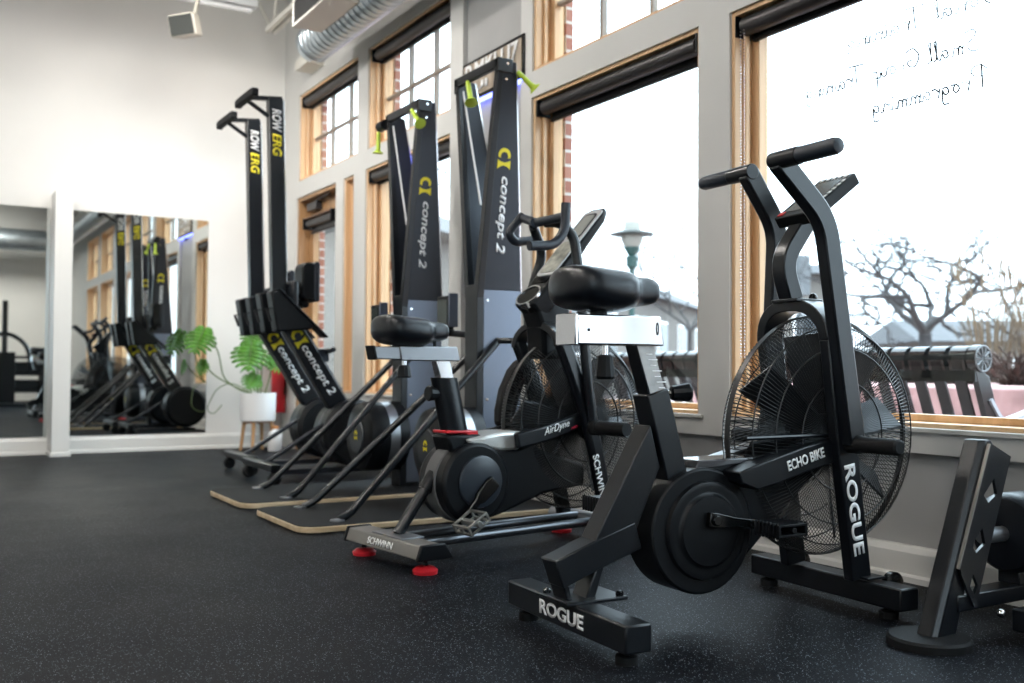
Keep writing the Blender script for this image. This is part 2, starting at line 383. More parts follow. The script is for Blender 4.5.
struct('trim_2', MB().box(WX + .13, WX + .19, FY, BY, HEAD + .02, UB - .02).box(WX + .13, WX + .19, FY, BY, UH + .02, CZ).box(WX + .13, WX + .19, FY, BY, .0, SILL - .02), M_panelp, smooth=0)
b = MB()
for a, c in ((2.888, 3.067), (1.436, 1.615), (-.016, .163), (-1.468, -1.29)): b.box(WX + .13, WX + .20, a, c, SILL, UH)
struct('trim_4', b, M_trimp, smooth=0)
# baseboards and the sill apron
def base_prof(): return [(0, 0), (.022, 0), (.022, .018), (.014, .026), (.014, .092), (.006, .108), (0, .112)]
b = MB(); pr = base_prof()
b.add([(WX - d, FY, z) for d, z in pr] + [(WX - d, 7.0, z) for d, z in pr], [tuple(range(7)), tuple(range(13, 6, -1))] + [(i, i + 7, (i + 1) % 7 + 7, (i + 1) % 7) for i in range(7)])
struct('baseboard_right', b, M_basep, smooth=20)
b = MB()
b.add([(LX, BY - d, z * 1.1) for d, z in pr] + [(WX, BY - d, z * 1.1) for d, z in pr], [tuple(range(7)), tuple(range(13, 6, -1))] + [(i, i + 7, (i + 1) % 7 + 7, (i + 1) % 7) for i in range(7)])
struct('baseboard_back', b, M_basep, smooth=20)
b = MB()
for a, c in lower: b.box(WX - .012, WX + .02, a - .03, c + .03, SILL - .012, SILL + .004)
struct('trim_3', b, M_trimp, .003)

def window(n, y0, y1, z0, z1, cols=1, rows=1, depth=.10):
    f = MB()
    f.box(WX + .012, WX + .185, y1 - .018, y1, z0, z1).box(WX + .012, WX + .185, y0, y0 + .018, z0, z1).box(WX + .012, WX + .185, y0 + .018, y1 - .018, z1 - .018, z1).box(WX + .012, WX + .185, y0 + .018, y1 - .018, z0, z0 + .018)
    for a, w in ((.055, .014), ):            # stop strip
        f.box(WX + a, WX + a + .02, y1 - .034, y1 - .018, z0 + .018, z1 - .018).box(WX + a, WX + a + .02, y0 + .018, y0 + .034, z0 + .018, z1 - .018)
    o = struct('window_%d' % n, f, M_pine, .002)
    s = MB(); a0, a1, c0, c1 = y0 + .018, y1 - .018, z0 + .018, z1 - .018; w = .042; x0, x1 = WX + depth, WX + depth + .045
    s.box(x0, x1, a1 - w, a1, c0, c1).box(x0, x1, a0, a0 + w, c0, c1).box(x0, x1, a0 + w, a1 - w, c1 - w, c1).box(x0, x1, a0 + w, a1 - w, c0, c0 + w * .55)
    s.obj('sash', M_pine, o, .002)
    gx = WX + depth + .028
    MB().box(gx, gx + .004, a0 + w, a1 - w, c0 + w * .5, c1 - w).obj('pane', M_glass, o, smooth=0)
    if cols > 1:
        m = MB()
        for k in range(1, cols):
            y = a0 + w + (a1 - a0 - 2 * w) * k / cols; m.box(gx - .014, gx + .018, y - .011, y + .011, c0 + w * .5, c1 - w)
        for k in range(1, rows):
            z = c0 + w + (c1 - c0 - 2 * w) * k / rows; m.box(gx - .013, gx + .017, a0 + w, a1 - w, z - .010, z + .010)
        m.obj('muntin', mat('muntin_backlit_tone', (.26, .22, .18), .5), o, .002)  # darker than the pine sash, so backlighting is put into the colour
    return o
for n, (a, c) in enumerate(lower): window(n + 1, a, c, SILL, HEAD)
for n, (a, c) in enumerate(upper): window(n + 7, a, c, UB, UH, 3, 2)
window(14, *side, SILL, HEAD, depth=.12)

for n, (a, c) in enumerate(((-3.3, -1.75), (-1.35, .2))):   # unseen tall windows added to throw daylight from behind the camera
    f = MB().box(a, a + .06, FY - .12, FY - .02, .48, 3.2).box(c - .06, c, FY - .12, FY - .02, .48, 3.2).box(a + .06, c - .06, FY - .12, FY - .02, .48, .54).box(a + .06, c - .06, FY - .12, FY - .02, 3.14, 3.2).box(a + .06, c - .06, FY - .11, FY - .03, 2.08, 2.16).box((a + c) / 2 - .025, (a + c) / 2 + .025, FY - .1, FY - .04, .54, 3.14)
    o = struct('window_%d' % (15 + n), f, M_pine, .003)
    MB().box(a + .05, c - .05, FY - .074, FY - .07, .52, 3.16).obj('pane', M_glass, o, smooth=0)

# the glazed door in the far corner
f = MB().box(WX + .012, WX + .185, door[1] - .03, door[1], 0, HEAD).box(WX + .012, WX + .185, door[0], door[0] + .03, 0, HEAD).box(WX + .012, WX + .185, door[0] + .03, door[1] - .03, HEAD - .03, HEAD)
M_doorw = wood('door_wood', (.30, .16, .07), (.42, .24, .11))
D = struct('door_1', f, M_doorw, .002)
a0, a1 = door[0] + .033, door[1] - .033; x0, x1 = WX + .1, WX + .145
MB().box(x0, x1, a1 - .1, a1, .01, HEAD - .035).box(x0, x1, a0, a0 + .1, .01, HEAD - .035).box(x0, x1, a0 + .1, a1 - .1, HEAD - .19, HEAD - .035).box(x0, x1, a0 + .1, a1 - .1, .01, .24).obj('door_leaf', M_doorw, D, .002)
MB().box(x0 + .02, x0 + .025, a0 + .1, a1 - .1, .24, HEAD - .19).obj('pane', M_glass, D, smooth=0)
MB().box(x0 - .055, x0 - .002, a1 - .30, a1 - .08, HEAD - .12, HEAD - .055).beam((x0 - .04, a1 - .26, HEAD - .05), (x0 - .06, a1 - .62, HEAD - .045), .02, .012).obj('door_closer', M_bronze, D, .004)
MB().tube([(x0 - .045, a0 + .05, .98), (x0 - .045, a0 + .05, 1.12)], .009, 8).tube([(x0 - .045, a0 + .05, .99), (x0, a0 + .05, .99)], .007, 8).tube([(x0 - .045, a0 + .05, 1.11), (x0, a0 + .05, 1.11)], .007, 8).obj('door_handle', M_steel, D)

# mirrors and the boxed column between them
def mirror(name, x0, x1, label):
    t = MB().box(x0, x1, BY - .006, BY - .001, .134, 1.862).obj(name, M_mirror, smooth=0); props(t, label, 'mirror')
    return t
mirror('wall_mirror', 1.062, 2.083, 'tall wall mirror behind the potted plant, reflecting the row of machines')
mirror('wall_mirror', -1.3, .90, 'wide wall mirror beyond the white column, cut by the edge of the photo')
struct('wall_column', MB().box(.905, 1.028, 8.04, BY, 0, 1.965).box(.895, 1.038, 8.028, BY, 0, .03), M_basep, .003)

# roller shades
def shade(y0, y1, z1, drop, label, x=WX + .055, chain=None, r=.037, name='window_blind'):
    t = thing(name, label, 'window blind', (x, (y0 + y1) / 2, z1 - .05), 0, 'window blinds at the window heads'); L_ = (y1 - y0) / 2 - .012
    MB().box(-.035, .045, -L_, L_, .032, .046).obj('head_rail', mat('dark_wood_rail', (.16, .08, .04), .5), t, .002)
    MB().lathe([(-L_ + .02, r), (L_ - .02, r)], (0, 0, -.005), (0, 1, 0), 20).obj('fabric_roll', M_bronze, t)
    MB().box(-.004 + r, r - .001, -L_ + .03, L_ - .03, -.005 - drop, 0).obj('hanging_fabric', M_bronze, t, smooth=0)
    MB().box(r - .012, r + .008, -L_ + .025, L_ - .025, -.005 - drop - .02, -.005 - drop).obj('hem_bar', M_plastic, t, .004)
    for s in (-1, 1): MB().box(-.042, .042, s * L_ - .006, s * L_ + .006, -.05, .045).obj('end_bracket', M_plastic, t, .003)
    if chain:
        c = MB()
        for k in range(int(chain / .0125)):
            for q in (-.012, .012): c.ball((-.03 + q * .2, L_ - .03 + q, -.03 - k * .0125), .0032, 6, 4)
        c.obj('bead_chain', M_chrome, t)
    return t
shade(6.70, 7.92, UH, .035, 'dark roller blind over the small high window nearest the far corner')
shade(5.27, 6.47, UH, .035, 'dark roller blind over the high window above the left ski machine')
shade(5.265, 6.505, HEAD, .03, 'dark roller blind over the low window behind the left ski machine')
shade(3.087, 4.32, HEAD, .05, 'dark roller blind over the middle window, above the nearer saddles')
shade(1.635, 2.886, HEAD, .035, 'dark roller blind over the window with handwriting, fitted with a bead chain', chain=1.28)
shade(door[0] + .12, door[1] - .12, HEAD - .17, .06, 'grey roller blind hung on the glazed corner door', x=WX + .05, r=.03)

# handwriting on the inside of the right window, meant to be read from the street
ST = {'P': [[(.15, 0), (.2, 1)], [(.0, .75), (.2, 1), (.5, .98), (.6, .75), (.45, .55), (.2, .5)]], 'T': [[(0, .95), (.7, 1.0)], [(.38, .97), (.3, 0)]],
      'S': [[(.55, .9), (.3, 1), (.1, .85), (.2, .6), (.45, .42), (.4, .1), (.1, 0), (.0, .15)]], 'G': [[(.6, .85), (.3, 1), (.0, .55), (.2, .05), (.5, .2), (.55, .45), (.35, .42)]],
      'e': [[(0, .22), (.3, .3), (.2, .48), (.03, .3), (.12, .02), (.4, .1)]], 'r': [[(0, .45), (.06, 0)], [(.05, .3), (.2, .46), (.32, .42)]],
      's': [[(.28, .42), (.08, .42), (.2, .2), (.02, .02)]], 'o': [[(.2, .45), (.02, .25), (.15, .02), (.32, .22), (.2, .45), (.4, .4)]],
      'n': [[(0, .42), (.05, 0)], [(.05, .3), (.22, .45), (.28, .02), (.38, .06)]], 'a': [[(.3, .4), (.1, .42), (.03, .1), (.18, .05), (.3, .38), (.34, .02), (.42, .08)]],
      'l': [[(.02, .1), (.18, .9), (.08, .95), (.06, .1), (.2, .05)]], 'i': [[(.05, .4), (.08, .03), (.18, .08)], [(.07, .58), (.09, .62)]],
      'g': [[(.28, .4), (.08, .42), (.03, .12), (.2, .08), (.3, .4), (.25, -.35), (.02, -.3)]], 'm': [[(0, .42), (.04, 0)], [(.04, .3), (.17, .44), (.2, .02)], [(.2, .3), (.35, .44), (.4, .02), (.5, .06)]],
      'u': [[(0, .42), (.04, .08), (.2, .06), (.28, .4), (.32, .03), (.4, .08)]], 'p': [[(.04, .42), (.0, -.4)], [(.04, .32), (.2, .45), (.3, .22), (.05, .08)]]}
ADV = {'P': .62, 'T': .5, 'S': .6, 'G': .66, 'e': .4, 'r': .33, 's': .32, 'o': .42, 'n': .42, 'a': .44, 'l': .22, 'i': .2, 'g': .38, 'm': .54, 'u': .42, 'p': .36, ' ': .3}
def hand(lines, x, h, r):
    b = MB()
    for text, y_s, y_e, z in lines:
        tot = sum(ADV[c] for c in text); k = (y_e - y_s) / tot; cx = 0
        for ch in text:
            for st in ST.get(ch, []):
                p = fillet([(x, y_s + (cx + a) * k, z + q * h) for a, q in st], h * .2, 3) if len(st) > 2 else [(x, y_s + (cx + a) * k, z + q * h) for a, q in st]
                b.tube(p, r * random.uniform(.6, 1.1), 5)
            cx += ADV[ch]
    return b
t = thing('handwriting', 'black marker handwriting in three reversed lines on the right window pane', 'handwriting', (0, 0, 0))
for ln in (('Personal Training', 1.72, 2.43, 1.80), ('Small Group Training', 1.91, 2.62, 1.665), ('Programming', 1.885, 2.32, 1.545)):
    pos = ln[1]; k_ = (ln[2] - ln[1]) / sum(ADV[c] for c in ln[0])
    for wd in ln[0].split(' '):
        w_ = sum(ADV[c] for c in wd) * k_; hand([(wd, pos, pos + w_, ln[3])], WX + .1255, .074, .0031).obj('written_word', M_marker, t); pos += w_ + ADV[' '] * k_

t = thing('handwriting', 'short black marker dashes on the pane behind the left ski machine', 'handwriting', (0, 0, 0))
for y, z in ((5.70, 1.913), (5.628, 1.92), (5.545, 1.884), (5.545, 1.852), (5.63, 1.822)): MB().tube([(WX + .1255, y - .018, z - .004), (WX + .1255, y, z + .004), (WX + .1255, y + .02, z - .006)], .005, 5).obj('marker_dash', M_marker, t)

# lit sign on the grey panel between the windows
t = thing('wall_sign', 'black framed wooden sign with white block letters and blue light on grey pilaster', 'sign', (WX + .03, 4.735, 2.295))
MB().box(-.04, 0, -.335, .335, -.115, .115).obj('sign_frame', M_gloss, t, .003)
MB().box(-.044, -.038, -.315, .315, -.095, .095).obj('sign_board', wood('sign_wood', (.30, .24, .18), (.46, .38, .30)), t, smooth=0)
lettering(t, 'P.MKLU7', (-.050, -.005, .040), (0, -1, 0), (0, 0, 1), .58, .10, M_white, bold=.03)
lettering(t, 'JUI', (-.050, .15, -.058), (0, -1, 0), (0, 0, 1), .24, .06, M_white, bold=.03)
MB().box(-.036, -.006, -.33, .33, -.128, -.117).obj('light_strip', mat('blue_led', (.1, .1, .9), .4, emit=(.16, .20, 1), estr=3), t, smooth=0)
MB().box(-.03, 0, -.06, -.02, -.16, -.118).obj('strip_clip', M_plastic, t, .003)

# duct, joist, strip light, speaker
t = thing('spiral_duct', 'galvanised spiral air duct running above the high windows', 'duct', (2.41, 6.75, 2.95))
MB().lathe([(0, .115), (.0, .122)] + [q for k in range(150) for q in ((.004 + k * .075, .122), (.064 + k * .075, .122), (.067 + k * .075, .130), (.074 + k * .075, .130))], (0, 0, 0), (0, -1, 0), 32).obj('duct_body', M_duct, t)
MB().lathe([(-.004, .132), (.05, .132)], (0, 0, 0), (0, -1, 0), 32).obj('end_collar', M_duct, t)
for k in (1.6, 3.6, 5.6): MB().tube([(0, -k, .12), (0, -k, CZ - 2.95)], .006, 6).obj('hanger', M_steel, t)
t = thing('air_register', 'pale box air register with dark louvres on the side of the duct', 'vent', (2.19, 5.95, 2.94))
MB().box(-.09, .10, -.32, .32, -.07, .11).obj('register_box', mat('pale_register_paint', (.55, .54, .5), .5), t, .004)
MB().box(-.10, -.088, -.32, .32, -.07, -.055).box(-.10, -.088, -.32, .32, .095, .11).box(-.10, -.088, -.32, -.30, -.055, .095).box(-.10, -.088, .30, .32, -.055, .095).obj('register_frame', M_truss, t, .002)
b = MB().box(-.093, -.089, -.30, .30, -.055, .095)
for k in range(9): b.box(-.098, -.09, -.30, .30, -.05 + k * .016, -.045 + k * .016)
b.obj('louvre', mat('dark_louvre', (.05, .05, .05), .5), t, smooth=0)
props(MB().box(-.06, .08, -.14, .14, -.04, .04).obj('duct_bracket', M_truss, None, .003), 'small pale box fixed to the wall under the duct end', 'bracket').location = (WX - .08, 7.5, 3.05)
t = thing('roof_joist', 'cream open web steel roof joist beside the far corner', 'joist', (2.36, 7.6, 3.28))
J = 12.0
b = MB().box(-.04, -.012, -J, 0, -.02, .02).box(.012, .04, -J, 0, -.02, .02).obj('bottom_chord', M_truss, t)
b = MB().box(-.04, .04, -J, .68, .6, .66).obj('top_chord', M_truss, t)
b = MB(); y = -.02; up_ = True
b.tube([(0, .62, .6), (0, -.04, 0)], .014, 8)
for k in range(18):
    b.tube([(0, -.06 - k * .62, 0), (0, -.33 - k * .62, .6)], .013, 8); b.tube([(0, -.36 - k * .62, .6), (0, -.62 - k * .62, 0)], .013, 8)
b.obj('web_rod', M_truss, t)
t = thing('strip_light', 'pale unlit strip light near the ceiling beside the wall speaker', 'ceiling light', (1.5, 7.3, 3.32))
MB().box(-.66, .66, -.05, .05, 0, .05).obj('housing', mat('pale_grey_paint', (.6, .61, .62), .5), t, .004)
MB().lathe([(-.62, .018), (.62, .018)], (0, 0, -.022), (1, 0, 0), 12).obj('lamp_tube', mat('tube_glass', (.75, .75, .75), .3), t)
for s in (-.5, .5): MB().tube([(s, 0, .05), (s, 0, CZ - 3.32)], .006, 6).obj('hanger', M_steel, t)
t = thing('wall_speaker', 'beige box loudspeaker with dark grille hung from a bracket near the ceiling', 'speaker', (1.59, 7.02, 3.01), R(-38))
spk = [(-.095, -.075), (.095, -.075), (.07, .09), (-.07, .09)]
tilt = Matrix.Rotation(R(14), 4, 'X') @ Matrix.Rotation(R(-6), 4, 'Y')
def tilted(o): o.matrix_local = tilt; return o
tilted(MB().prism_z([(x, y) for x, y in spk], -.075, .075).obj('cabinet', mat('beige_plastic', (.60, .56, .48), .5), t, .012))
tilted(MB().box(-.085, .085, -.082, -.072, -.066, .066).obj('grille', mat('grey_grille', (.03, .033, .03), .8, bump=.4, bscale=900), t, .004))
MB().beam((.03, .05, .06), (.09, .06, .36), .03, .02).beam((.09, .06, .34), (.09, .06, CZ - 2.985), .03, .03).obj('bracket', mat('beige_metal', (.40, .38, .32), .5), t)

# unseen pendants added to brighten the middle of the room
for x, y in ((-1.9, 1.6), (-1.9, 4.6), (.3, -1.6), (.1, 3.0), (.9, 5.4), (-1.9, -2.6)):
    t = thing('fill_pendant', 'unseen white bell lamp added to brighten the room', 'added lamp', (x, y, 3.55), 0, 'bell lamps added to brighten the room')
    MB().lathe([(.0, .24), (.03, .23), (.14, .13), (.2, .05), (.24, .03)], (0, 0, 0), (0, 0, 1), 24, cap=False).obj('lamp_shade', M_pot, t)
    MB().tube([(0, 0, .24), (0, 0, CZ - 3.55)], .006, 6).obj('cord', M_plastic, t)
    MB().ball((0, 0, .06), .085, 14, 8).obj('bulb', mat('fill_bulb_glow', (1, .95, .85), .5, emit=(1, .96, .90), estr=150), t)

def track_spot(x, y, z, tx, ty, tz, watts, label):
    t = thing('track_spotlight', label, 'spotlight', (x, y, z), 0, 'track spotlights under the ceiling')
    d = (Vector((tx, ty, tz)) - Vector((x, y, z))).normalized()
    MB().lathe([(-.09, .03), (-.06, .05), (.07, .055), (.07, .048), (.05, .04)], (0, 0, 0), d, 20).obj('spot_housing', M_plastic, t)
    MB().tube([(0, 0, .02), (0, 0, CZ - z)], .008, 6).obj('stem', M_plastic, t)
    l = bpy.data.lights.new('spot_bulb', 'SPOT'); l.energy = watts; l.color = (1, .98, .94); l.spot_size = R(95); l.spot_blend = 1; l.shadow_soft_size = .35
    o = bpy.data.objects.new('spot_bulb', l); COL.objects.link(o); o.parent = t; o.location = d * .08; o.rotation_euler = d.to_track_quat('-Z', 'Y').to_euler()
for x, tx, e in ((-1.6, -1.5, 34), (.2, .3, 38), (1.6, 1.8, 74)):
    track_spot(x, 5.6, 3.15, tx, BY, 1.7, e, 'black track spotlight aimed at the white end wall')
track_spot(.9, -2.3, 3.6, 1.1, FY, 1.6, 140, 'added black spotlight brightening the wall behind the camera')  # extra lamp added so the mirrored wall reads brighter

for y, ty in ((5.2, 5.9), (6.6, 7.2)): track_spot(-.5, y, 3.2, WX, ty, 1.9, 75, 'added black spotlight brightening the far windows')  # unseen lamps added to lift the far window trim
# things seen only in the mirrors: shelves by the front wall
t = thing('weight_shelf', 'black weight shelf seen in the left mirror', 'shelf', (1.55, -3.2, 0))
for x in (-.5, .5):
    for y in (-.2, .2): MB().box(x - .03, x + .03, y - .03, y + .03, 0, 1.0).obj('post', M_black, t)
for z in (.2, .5, .8): MB().box(-.5, .5, -.24, .24, z, z + .05).obj('shelf', M_black, t)
props(MB().box(-.47, .47, -.2, .2, .0, .18).obj('foam_block', M_rubber, None, .02), 'black foam block on the lowest board of the weight shelf seen in the mirror', 'block').location = (1.55, -3.2, .25)
props(MB().box(-.47, .47, -.2, .2, .0, .2).obj('foam_block', M_rubber, None, .02), 'black foam block on the middle board of the weight shelf seen in the mirror', 'block').location = (1.55, -3.2, .55)
t = thing('pulley_machine', 'black pulley machine with a tall post seen in the left mirror', 'exercise machine', (1.35, -1.9, 0))
MB().box(-.3, .3, -.35, .35, 0, .06).obj('base', M_black, t); MB().box(-.04, .04, -.04, .04, .06, 1.75).obj('post', M_black, t)
MB().tube(fillet([(-.42, 0, .6), (-.34, 0, 1.05), (0, 0, 1.25), (.34, 0, 1.05), (.42, 0, .6)], .2), .035, 10).obj('yoke', M_black, t)
MB().box(-.16, .16, -.1, .1, .06, .9).obj('weight_stack', M_plastic, t, .01)
t = thing('spiral_duct', 'dark round duct crossing the front of the room, seen in both mirrors', 'duct', (0, -3.9, 3.0))
MB().lathe([(-3.5, .2), (2.15, .2)], (0, 0, 0), (1, 0, 0), 28).obj('duct_body', M_duct, t)

# ================================================================== OUTSIDE
struct('ground', MB().box(WX + .2, 90, -40, 90, -.2, -.08), M_paving, smooth=0)
# slatted bench with its back to the window
t = thing('park_bench', 'black slatted metal bench with rolled back outside the windows', 'bench', (4.0, 2.72, -.08))
NS = 25; BL = .1045
slat = MB().tube([(.02 + .055 * math.cos(a) + .02, 0, .805 + .055 * math.sin(a)) for a in [R(200) - R(300) * k / 14 for k in range(15)]], .006, 6)
def slat_mb():
    path = [(.045 + .052 * math.cos(R(-60 + 250 * k / 12)), .80 + .052 * math.sin(R(-60 + 250 * k / 12))) for k in range(13)]
    path += [(.02, .70), (.10, .50), (.14, .44), (.22, .42), (.50, .44), (.56, .42), (.57, .38)]
    return MB().bar(path[:14], .080, .012).bar(path[12:], .056, .012)
s0 = None
for k in range(NS):
    if s0 is None: s0 = slat_mb().obj('slat', M_gloss, t, smooth=50); o = s0
    else: o = s0.copy(); COL.objects.link(o)
    o.parent = t; o.location = (0, .085 + k * BL, 0)
for yy in (.012, BL * NS + .05):
    e = MB().prism([(-.01, .78), (.02, .69), (.10, .48), (.12, .0), (.16, 0), (.17, .38), (.50, .40), (.52, 0), (.56, 0), (.57, .42), (.2, .46), (.10, .72)], yy - .014, yy + .014).obj('end_frame', M_gloss, t, .004)
    MB().lathe([(-.02, .062), (.02, .062)], (.045, yy, .80), (0, 1, 0), 24).obj('end_disc', M_gloss, e)
    sp = MB().tube([(.045 + .056 * math.cos(a), yy - .021, .80 + .056 * math.sin(a)) for a in [2 * PI * k / 24 for k in range(24)]], .005, 6, closed=True)
    for k in range(10):
        a = 2 * PI * k / 10; sp.tube([(.045 + .012 * math.cos(a), yy - .021, .80 + .012 * math.sin(a)), (.045 + .05 * math.cos(a), yy - .021, .80 + .05 * math.sin(a))], [.003, .006], 5)
    sp.obj('rosette', mat('worn_rosette_metal', (.13, .135, .14), .4, .6), e)
    MB().bar(fillet([(.115, 0, .60), (.20, 0, .52), (.36, 0, .545), (.60, 0, .60)], .08)and [(p.x, p.z) for p in fillet([(.10, 0, .62), (.19, 0, .51), (.36, 0, .545), (.60, 0, .60)], .08)], .05, .018, yy).obj('armrest', mat('worn_grey_paint', (.30, .31, .34), .4), t)
MB().tube([(.045, .02, .80), (.045, BL * NS + .04, .80)], .043, 16).box(.0, .05, 0, BL * NS + .05, .70, .755).box(.18, .22, 0, BL * NS + .05, .395, .42).box(.46, .50, 0, BL * NS + .05, .405, .43).obj('rail', M_gloss, t)

def tree(x, y, z, seed, h, spread, label, fork=.28, r0=.09, levels=6, name='bare_tree'):
    rnd = random.Random(seed); b = MB()
    def grow(p, d, L, r, lev):
        pts = [p]; q = p.copy(); dd = d.copy()
        for k in range(4):
            dd = (dd + Vector((rnd.uniform(-1, 1), rnd.uniform(-1, 1), rnd.uniform(-.8, .8))) * .30).normalized(); q = q + dd * (L / 4); pts.append(q.copy())
        b.tube(pts, [r * (1 - .1 * k) for k in range(5)], 6 if lev < 3 else 4, cap=False)
        if lev >= levels: return
        n = 3 if lev < 2 else 2
        for k in range(n):
            ax = Vector((rnd.uniform(-1, 1), rnd.uniform(-1, 1), rnd.uniform(-.25, .55))).normalized()
            nd = (dd * .62 + ax * (.75 if lev else .95) * spread).normalized()
            grow(pts[-1] if k < 2 else pts[2], nd, L * rnd.uniform(.62, .88), r * .70, lev + 1)
    top = Vector((0, 0, h * fork)); b.tube([(0, 0, 0), (.01, .02, h * fork * .5), (0, 0, h * fork)], [r0 * 1.25, r0, r0 * .95], 9)
    for k in range(4):
        a = 2 * PI * k / 4 + rnd.uniform(-.4, .4); grow(top, Vector((math.cos(a) * spread, math.sin(a) * spread, 1.0)).normalized(), h * .30, r0 * .6, 1)
    o = b.obj(name, M_bark, smooth=60); o.location = (x, y, z); return props(o, label, 'tree', 'bare trees across the street')
tree(17.36, 12.89, -.08, 5, 3.8, 1.1, 'bare spreading crab apple tree behind the bench, right of the fan bike', .40, .13, 7)
tree(16.01, 18.37, -.08, 11, 4.2, .8, 'pale bare tree framed by the middle window, right of the street lamp', .4, .06)
tree(20.72, 12.9, -.08, 3, 3.6, .9, 'bare tree behind the tall grasses at the right edge', .35, .07)

# street lamp
t = thing('street_lamp', 'green street lamp with glass globe and flat hat beyond the middle window', 'street lamp', (11.1, 14.3, -.08))
MB().lathe([(0, .13), (.2, .13), (.25, .08), (.9, .07), (1.0, .055), (2.55, .05), (2.6, .10), (2.78, .11), (2.80, .07), (2.92, .14), (2.95, .14)], (0, 0, 0), (0, 0, 1), 20).obj('post', M_postgreen, t)
MB().lathe([(2.95, .13), (3.05, .19), (3.14, .2), (3.2, .17)], (0, 0, 0), (0, 0, 1), 20).obj('glass_globe', M_globe, t)
MB().lathe([(3.17, .40), (3.19, .40), (3.22, .30), (3.25, .18)], (0, 0, 0), (0, 0, 1), 24).obj('lamp_hat', mat('grey_green_metal', (.018, .022, .02), .5), t)
MB().lathe([(3.25, .16), (3.40, .14), (3.47, .02)], (0, 0, 0), (0, 0, 1), 18).obj('cap', M_globe, t)
t = thing('street_lamp', 'dark post with a box sign seen between the arms of the fan bike', 'street lamp', (22.8, 21.24, -.08))
MB().lathe([(0, .09), (3.4, .07)], (0, 0, 0), (0, 0, 1), 14).obj('post', mat('dark_post_paint', (.05, .055, .06), .5), t)
MB().box(-.22, .22, -.22, .22, 3.0, 4.2).obj('sign_box', mat('dark_sign_paint', (.08, .085, .09), .5), t, .02)

def building(A, B, depth, h, roof, label, wins, m=M_bpale, gable=0):
    A = Vector((*A, 0)); B = Vector((*B, 0)); d = (B - A); L_ = d.length; ang = math.atan2(d.y, d.x)
    t = thing('building', label, 'building', (A.x, A.y, -.08), ang)
    MB().box(0, L_, 0, depth, 0, h).obj('wall', m, t, smooth=0)
    b = MB(); ov = .4
    b.add([(-ov, -ov, h), (L_ + ov, -ov, h), (L_ + ov, depth + ov, h), (-ov, depth + ov, h), (gable, depth / 2, h + roof), (L_ - gable, depth / 2, h + roof)], [(0, 1, 5, 4), (1, 2, 5), (2, 3, 4, 5), (3, 0, 4), (3, 2, 1, 0)])
    b.obj('roof', M_broof, t, smooth=0)
    for a, z0, w, hh in wins:
        f = MB().box(a - .08, a + w + .08, -.06, .02, z0 - .08, z0 + hh + .08).obj('window_frame', M_white, t, smooth=0)
        MB().box(a, a + w, -.08, -.03, z0, z0 + hh).obj('pane', M_bwin, f, smooth=0)
    return t
building((6.5, 15.2), (31, 34.0), 4, 3.2, 1.1, 'long pale building with a grey roof beyond the street lamp', [(3 + 3.4 * k, 1.2, 1.3, 1.2) for k in range(8)])
building((24.4, 23.6), (25.7, 22.4), 1.5, 3.9, .4, 'small pale building seen between the arms of the fan bike', [(.5, 1.4, .8, 1.2)])
building((33, 24.5), (44, 17), 8, 1.9, 1.0, 'low pale house behind the bare tree and grasses', [(2 + 3 * k, .45, 1.2, .7) for k in range(4)])

# raised bed with shrubs and grasses
b = MB().box(6.3, 13.0, 1.0, 7.2, -.08, .56)
props(b.obj('planter_wall', mat('pale_red_brick', (.42, .25, .24), .85, noise=.25, nscale=6), None, .02), kind='structure')
def shrub(x, y, r, h, seed, label, n=260):
    rnd = random.Random(seed); b = MB()
    for k in range(n):
        a = rnd.uniform(0, 2 * PI); q = r * math.sqrt(rnd.random()); p = Vector((q * math.cos(a), q * math.sin(a), 0)); d = Vector((math.cos(a) * .5, math.sin(a) * .5, 1))
        pts = [p * .4]
        for j in range(3): pts.append(pts[-1] + Vector((d.x + rnd.uniform(-.7, .7), d.y + rnd.uniform(-.7, .7), rnd.uniform(.3, 1.0))) * (h / 3) * (1 - .3 * q / r))
        b.tube(pts, [.006, .005, .006, .009], 3, cap=False)
    o = b.obj('shrub', M_shrub, smooth=0); o.location = (x, y, .565); return props(o, label, 'shrub', 'brown winter shrubs in the raised bed')
for k, (x, y) in enumerate(((7.3, 4.1), (7.4, 4.65), (7.5, 5.2), (7.7, 5.75), (7.9, 6.3), (7.2, 3.5))):
    shrub(x, y, .34, .34, k, ['bushy brown winter shrub at the right edge of the photo', 'brown winter shrub second in from the right edge', 'brown winter shrub under the tall dry grasses', 'brown winter shrub just beyond the bench end', 'brown winter shrub seen through the bench slats', 'brown winter shrub by the bed corner past the photo edge'][k])
def grass(x, y, seed, h, label, n=62):
    rnd = random.Random(seed); b = MB()
    for k in range(n):
        a = rnd.uniform(0, 2 * PI); q = .16 * math.sqrt(rnd.random()); lean = rnd.uniform(0, .34); hh = h * rnd.uniform(.45, 1)
        p = Vector((q * math.cos(a), q * math.sin(a), 0)); o = Vector((math.cos(a), math.sin(a), 0)) * lean * hh
        b.tube([p, p + o * .35 + Vector((0, 0, hh * .5)), p + o + Vector((0, 0, hh))], [.006, .005, .003], 3, cap=False)
        if hh > h * .78: b.tube([p + o * .85 + Vector((0, 0, hh * .9)), p + o + Vector((0, 0, hh * 1.06))], [.010, .004], 5)
    o = b.obj('ornamental_grass', M_grassd, smooth=0); o.location = (x, y, .565); return props(o, label, 'grass', 'tall dry grasses in the raised bed')
grass(8.30, 5.50, 1, 1.15, 'tall dry grass clump rising behind the bench end')
grass(8.52, 5.18, 2, 1.0, 'tall dry grass clump right of the one behind the bench end')

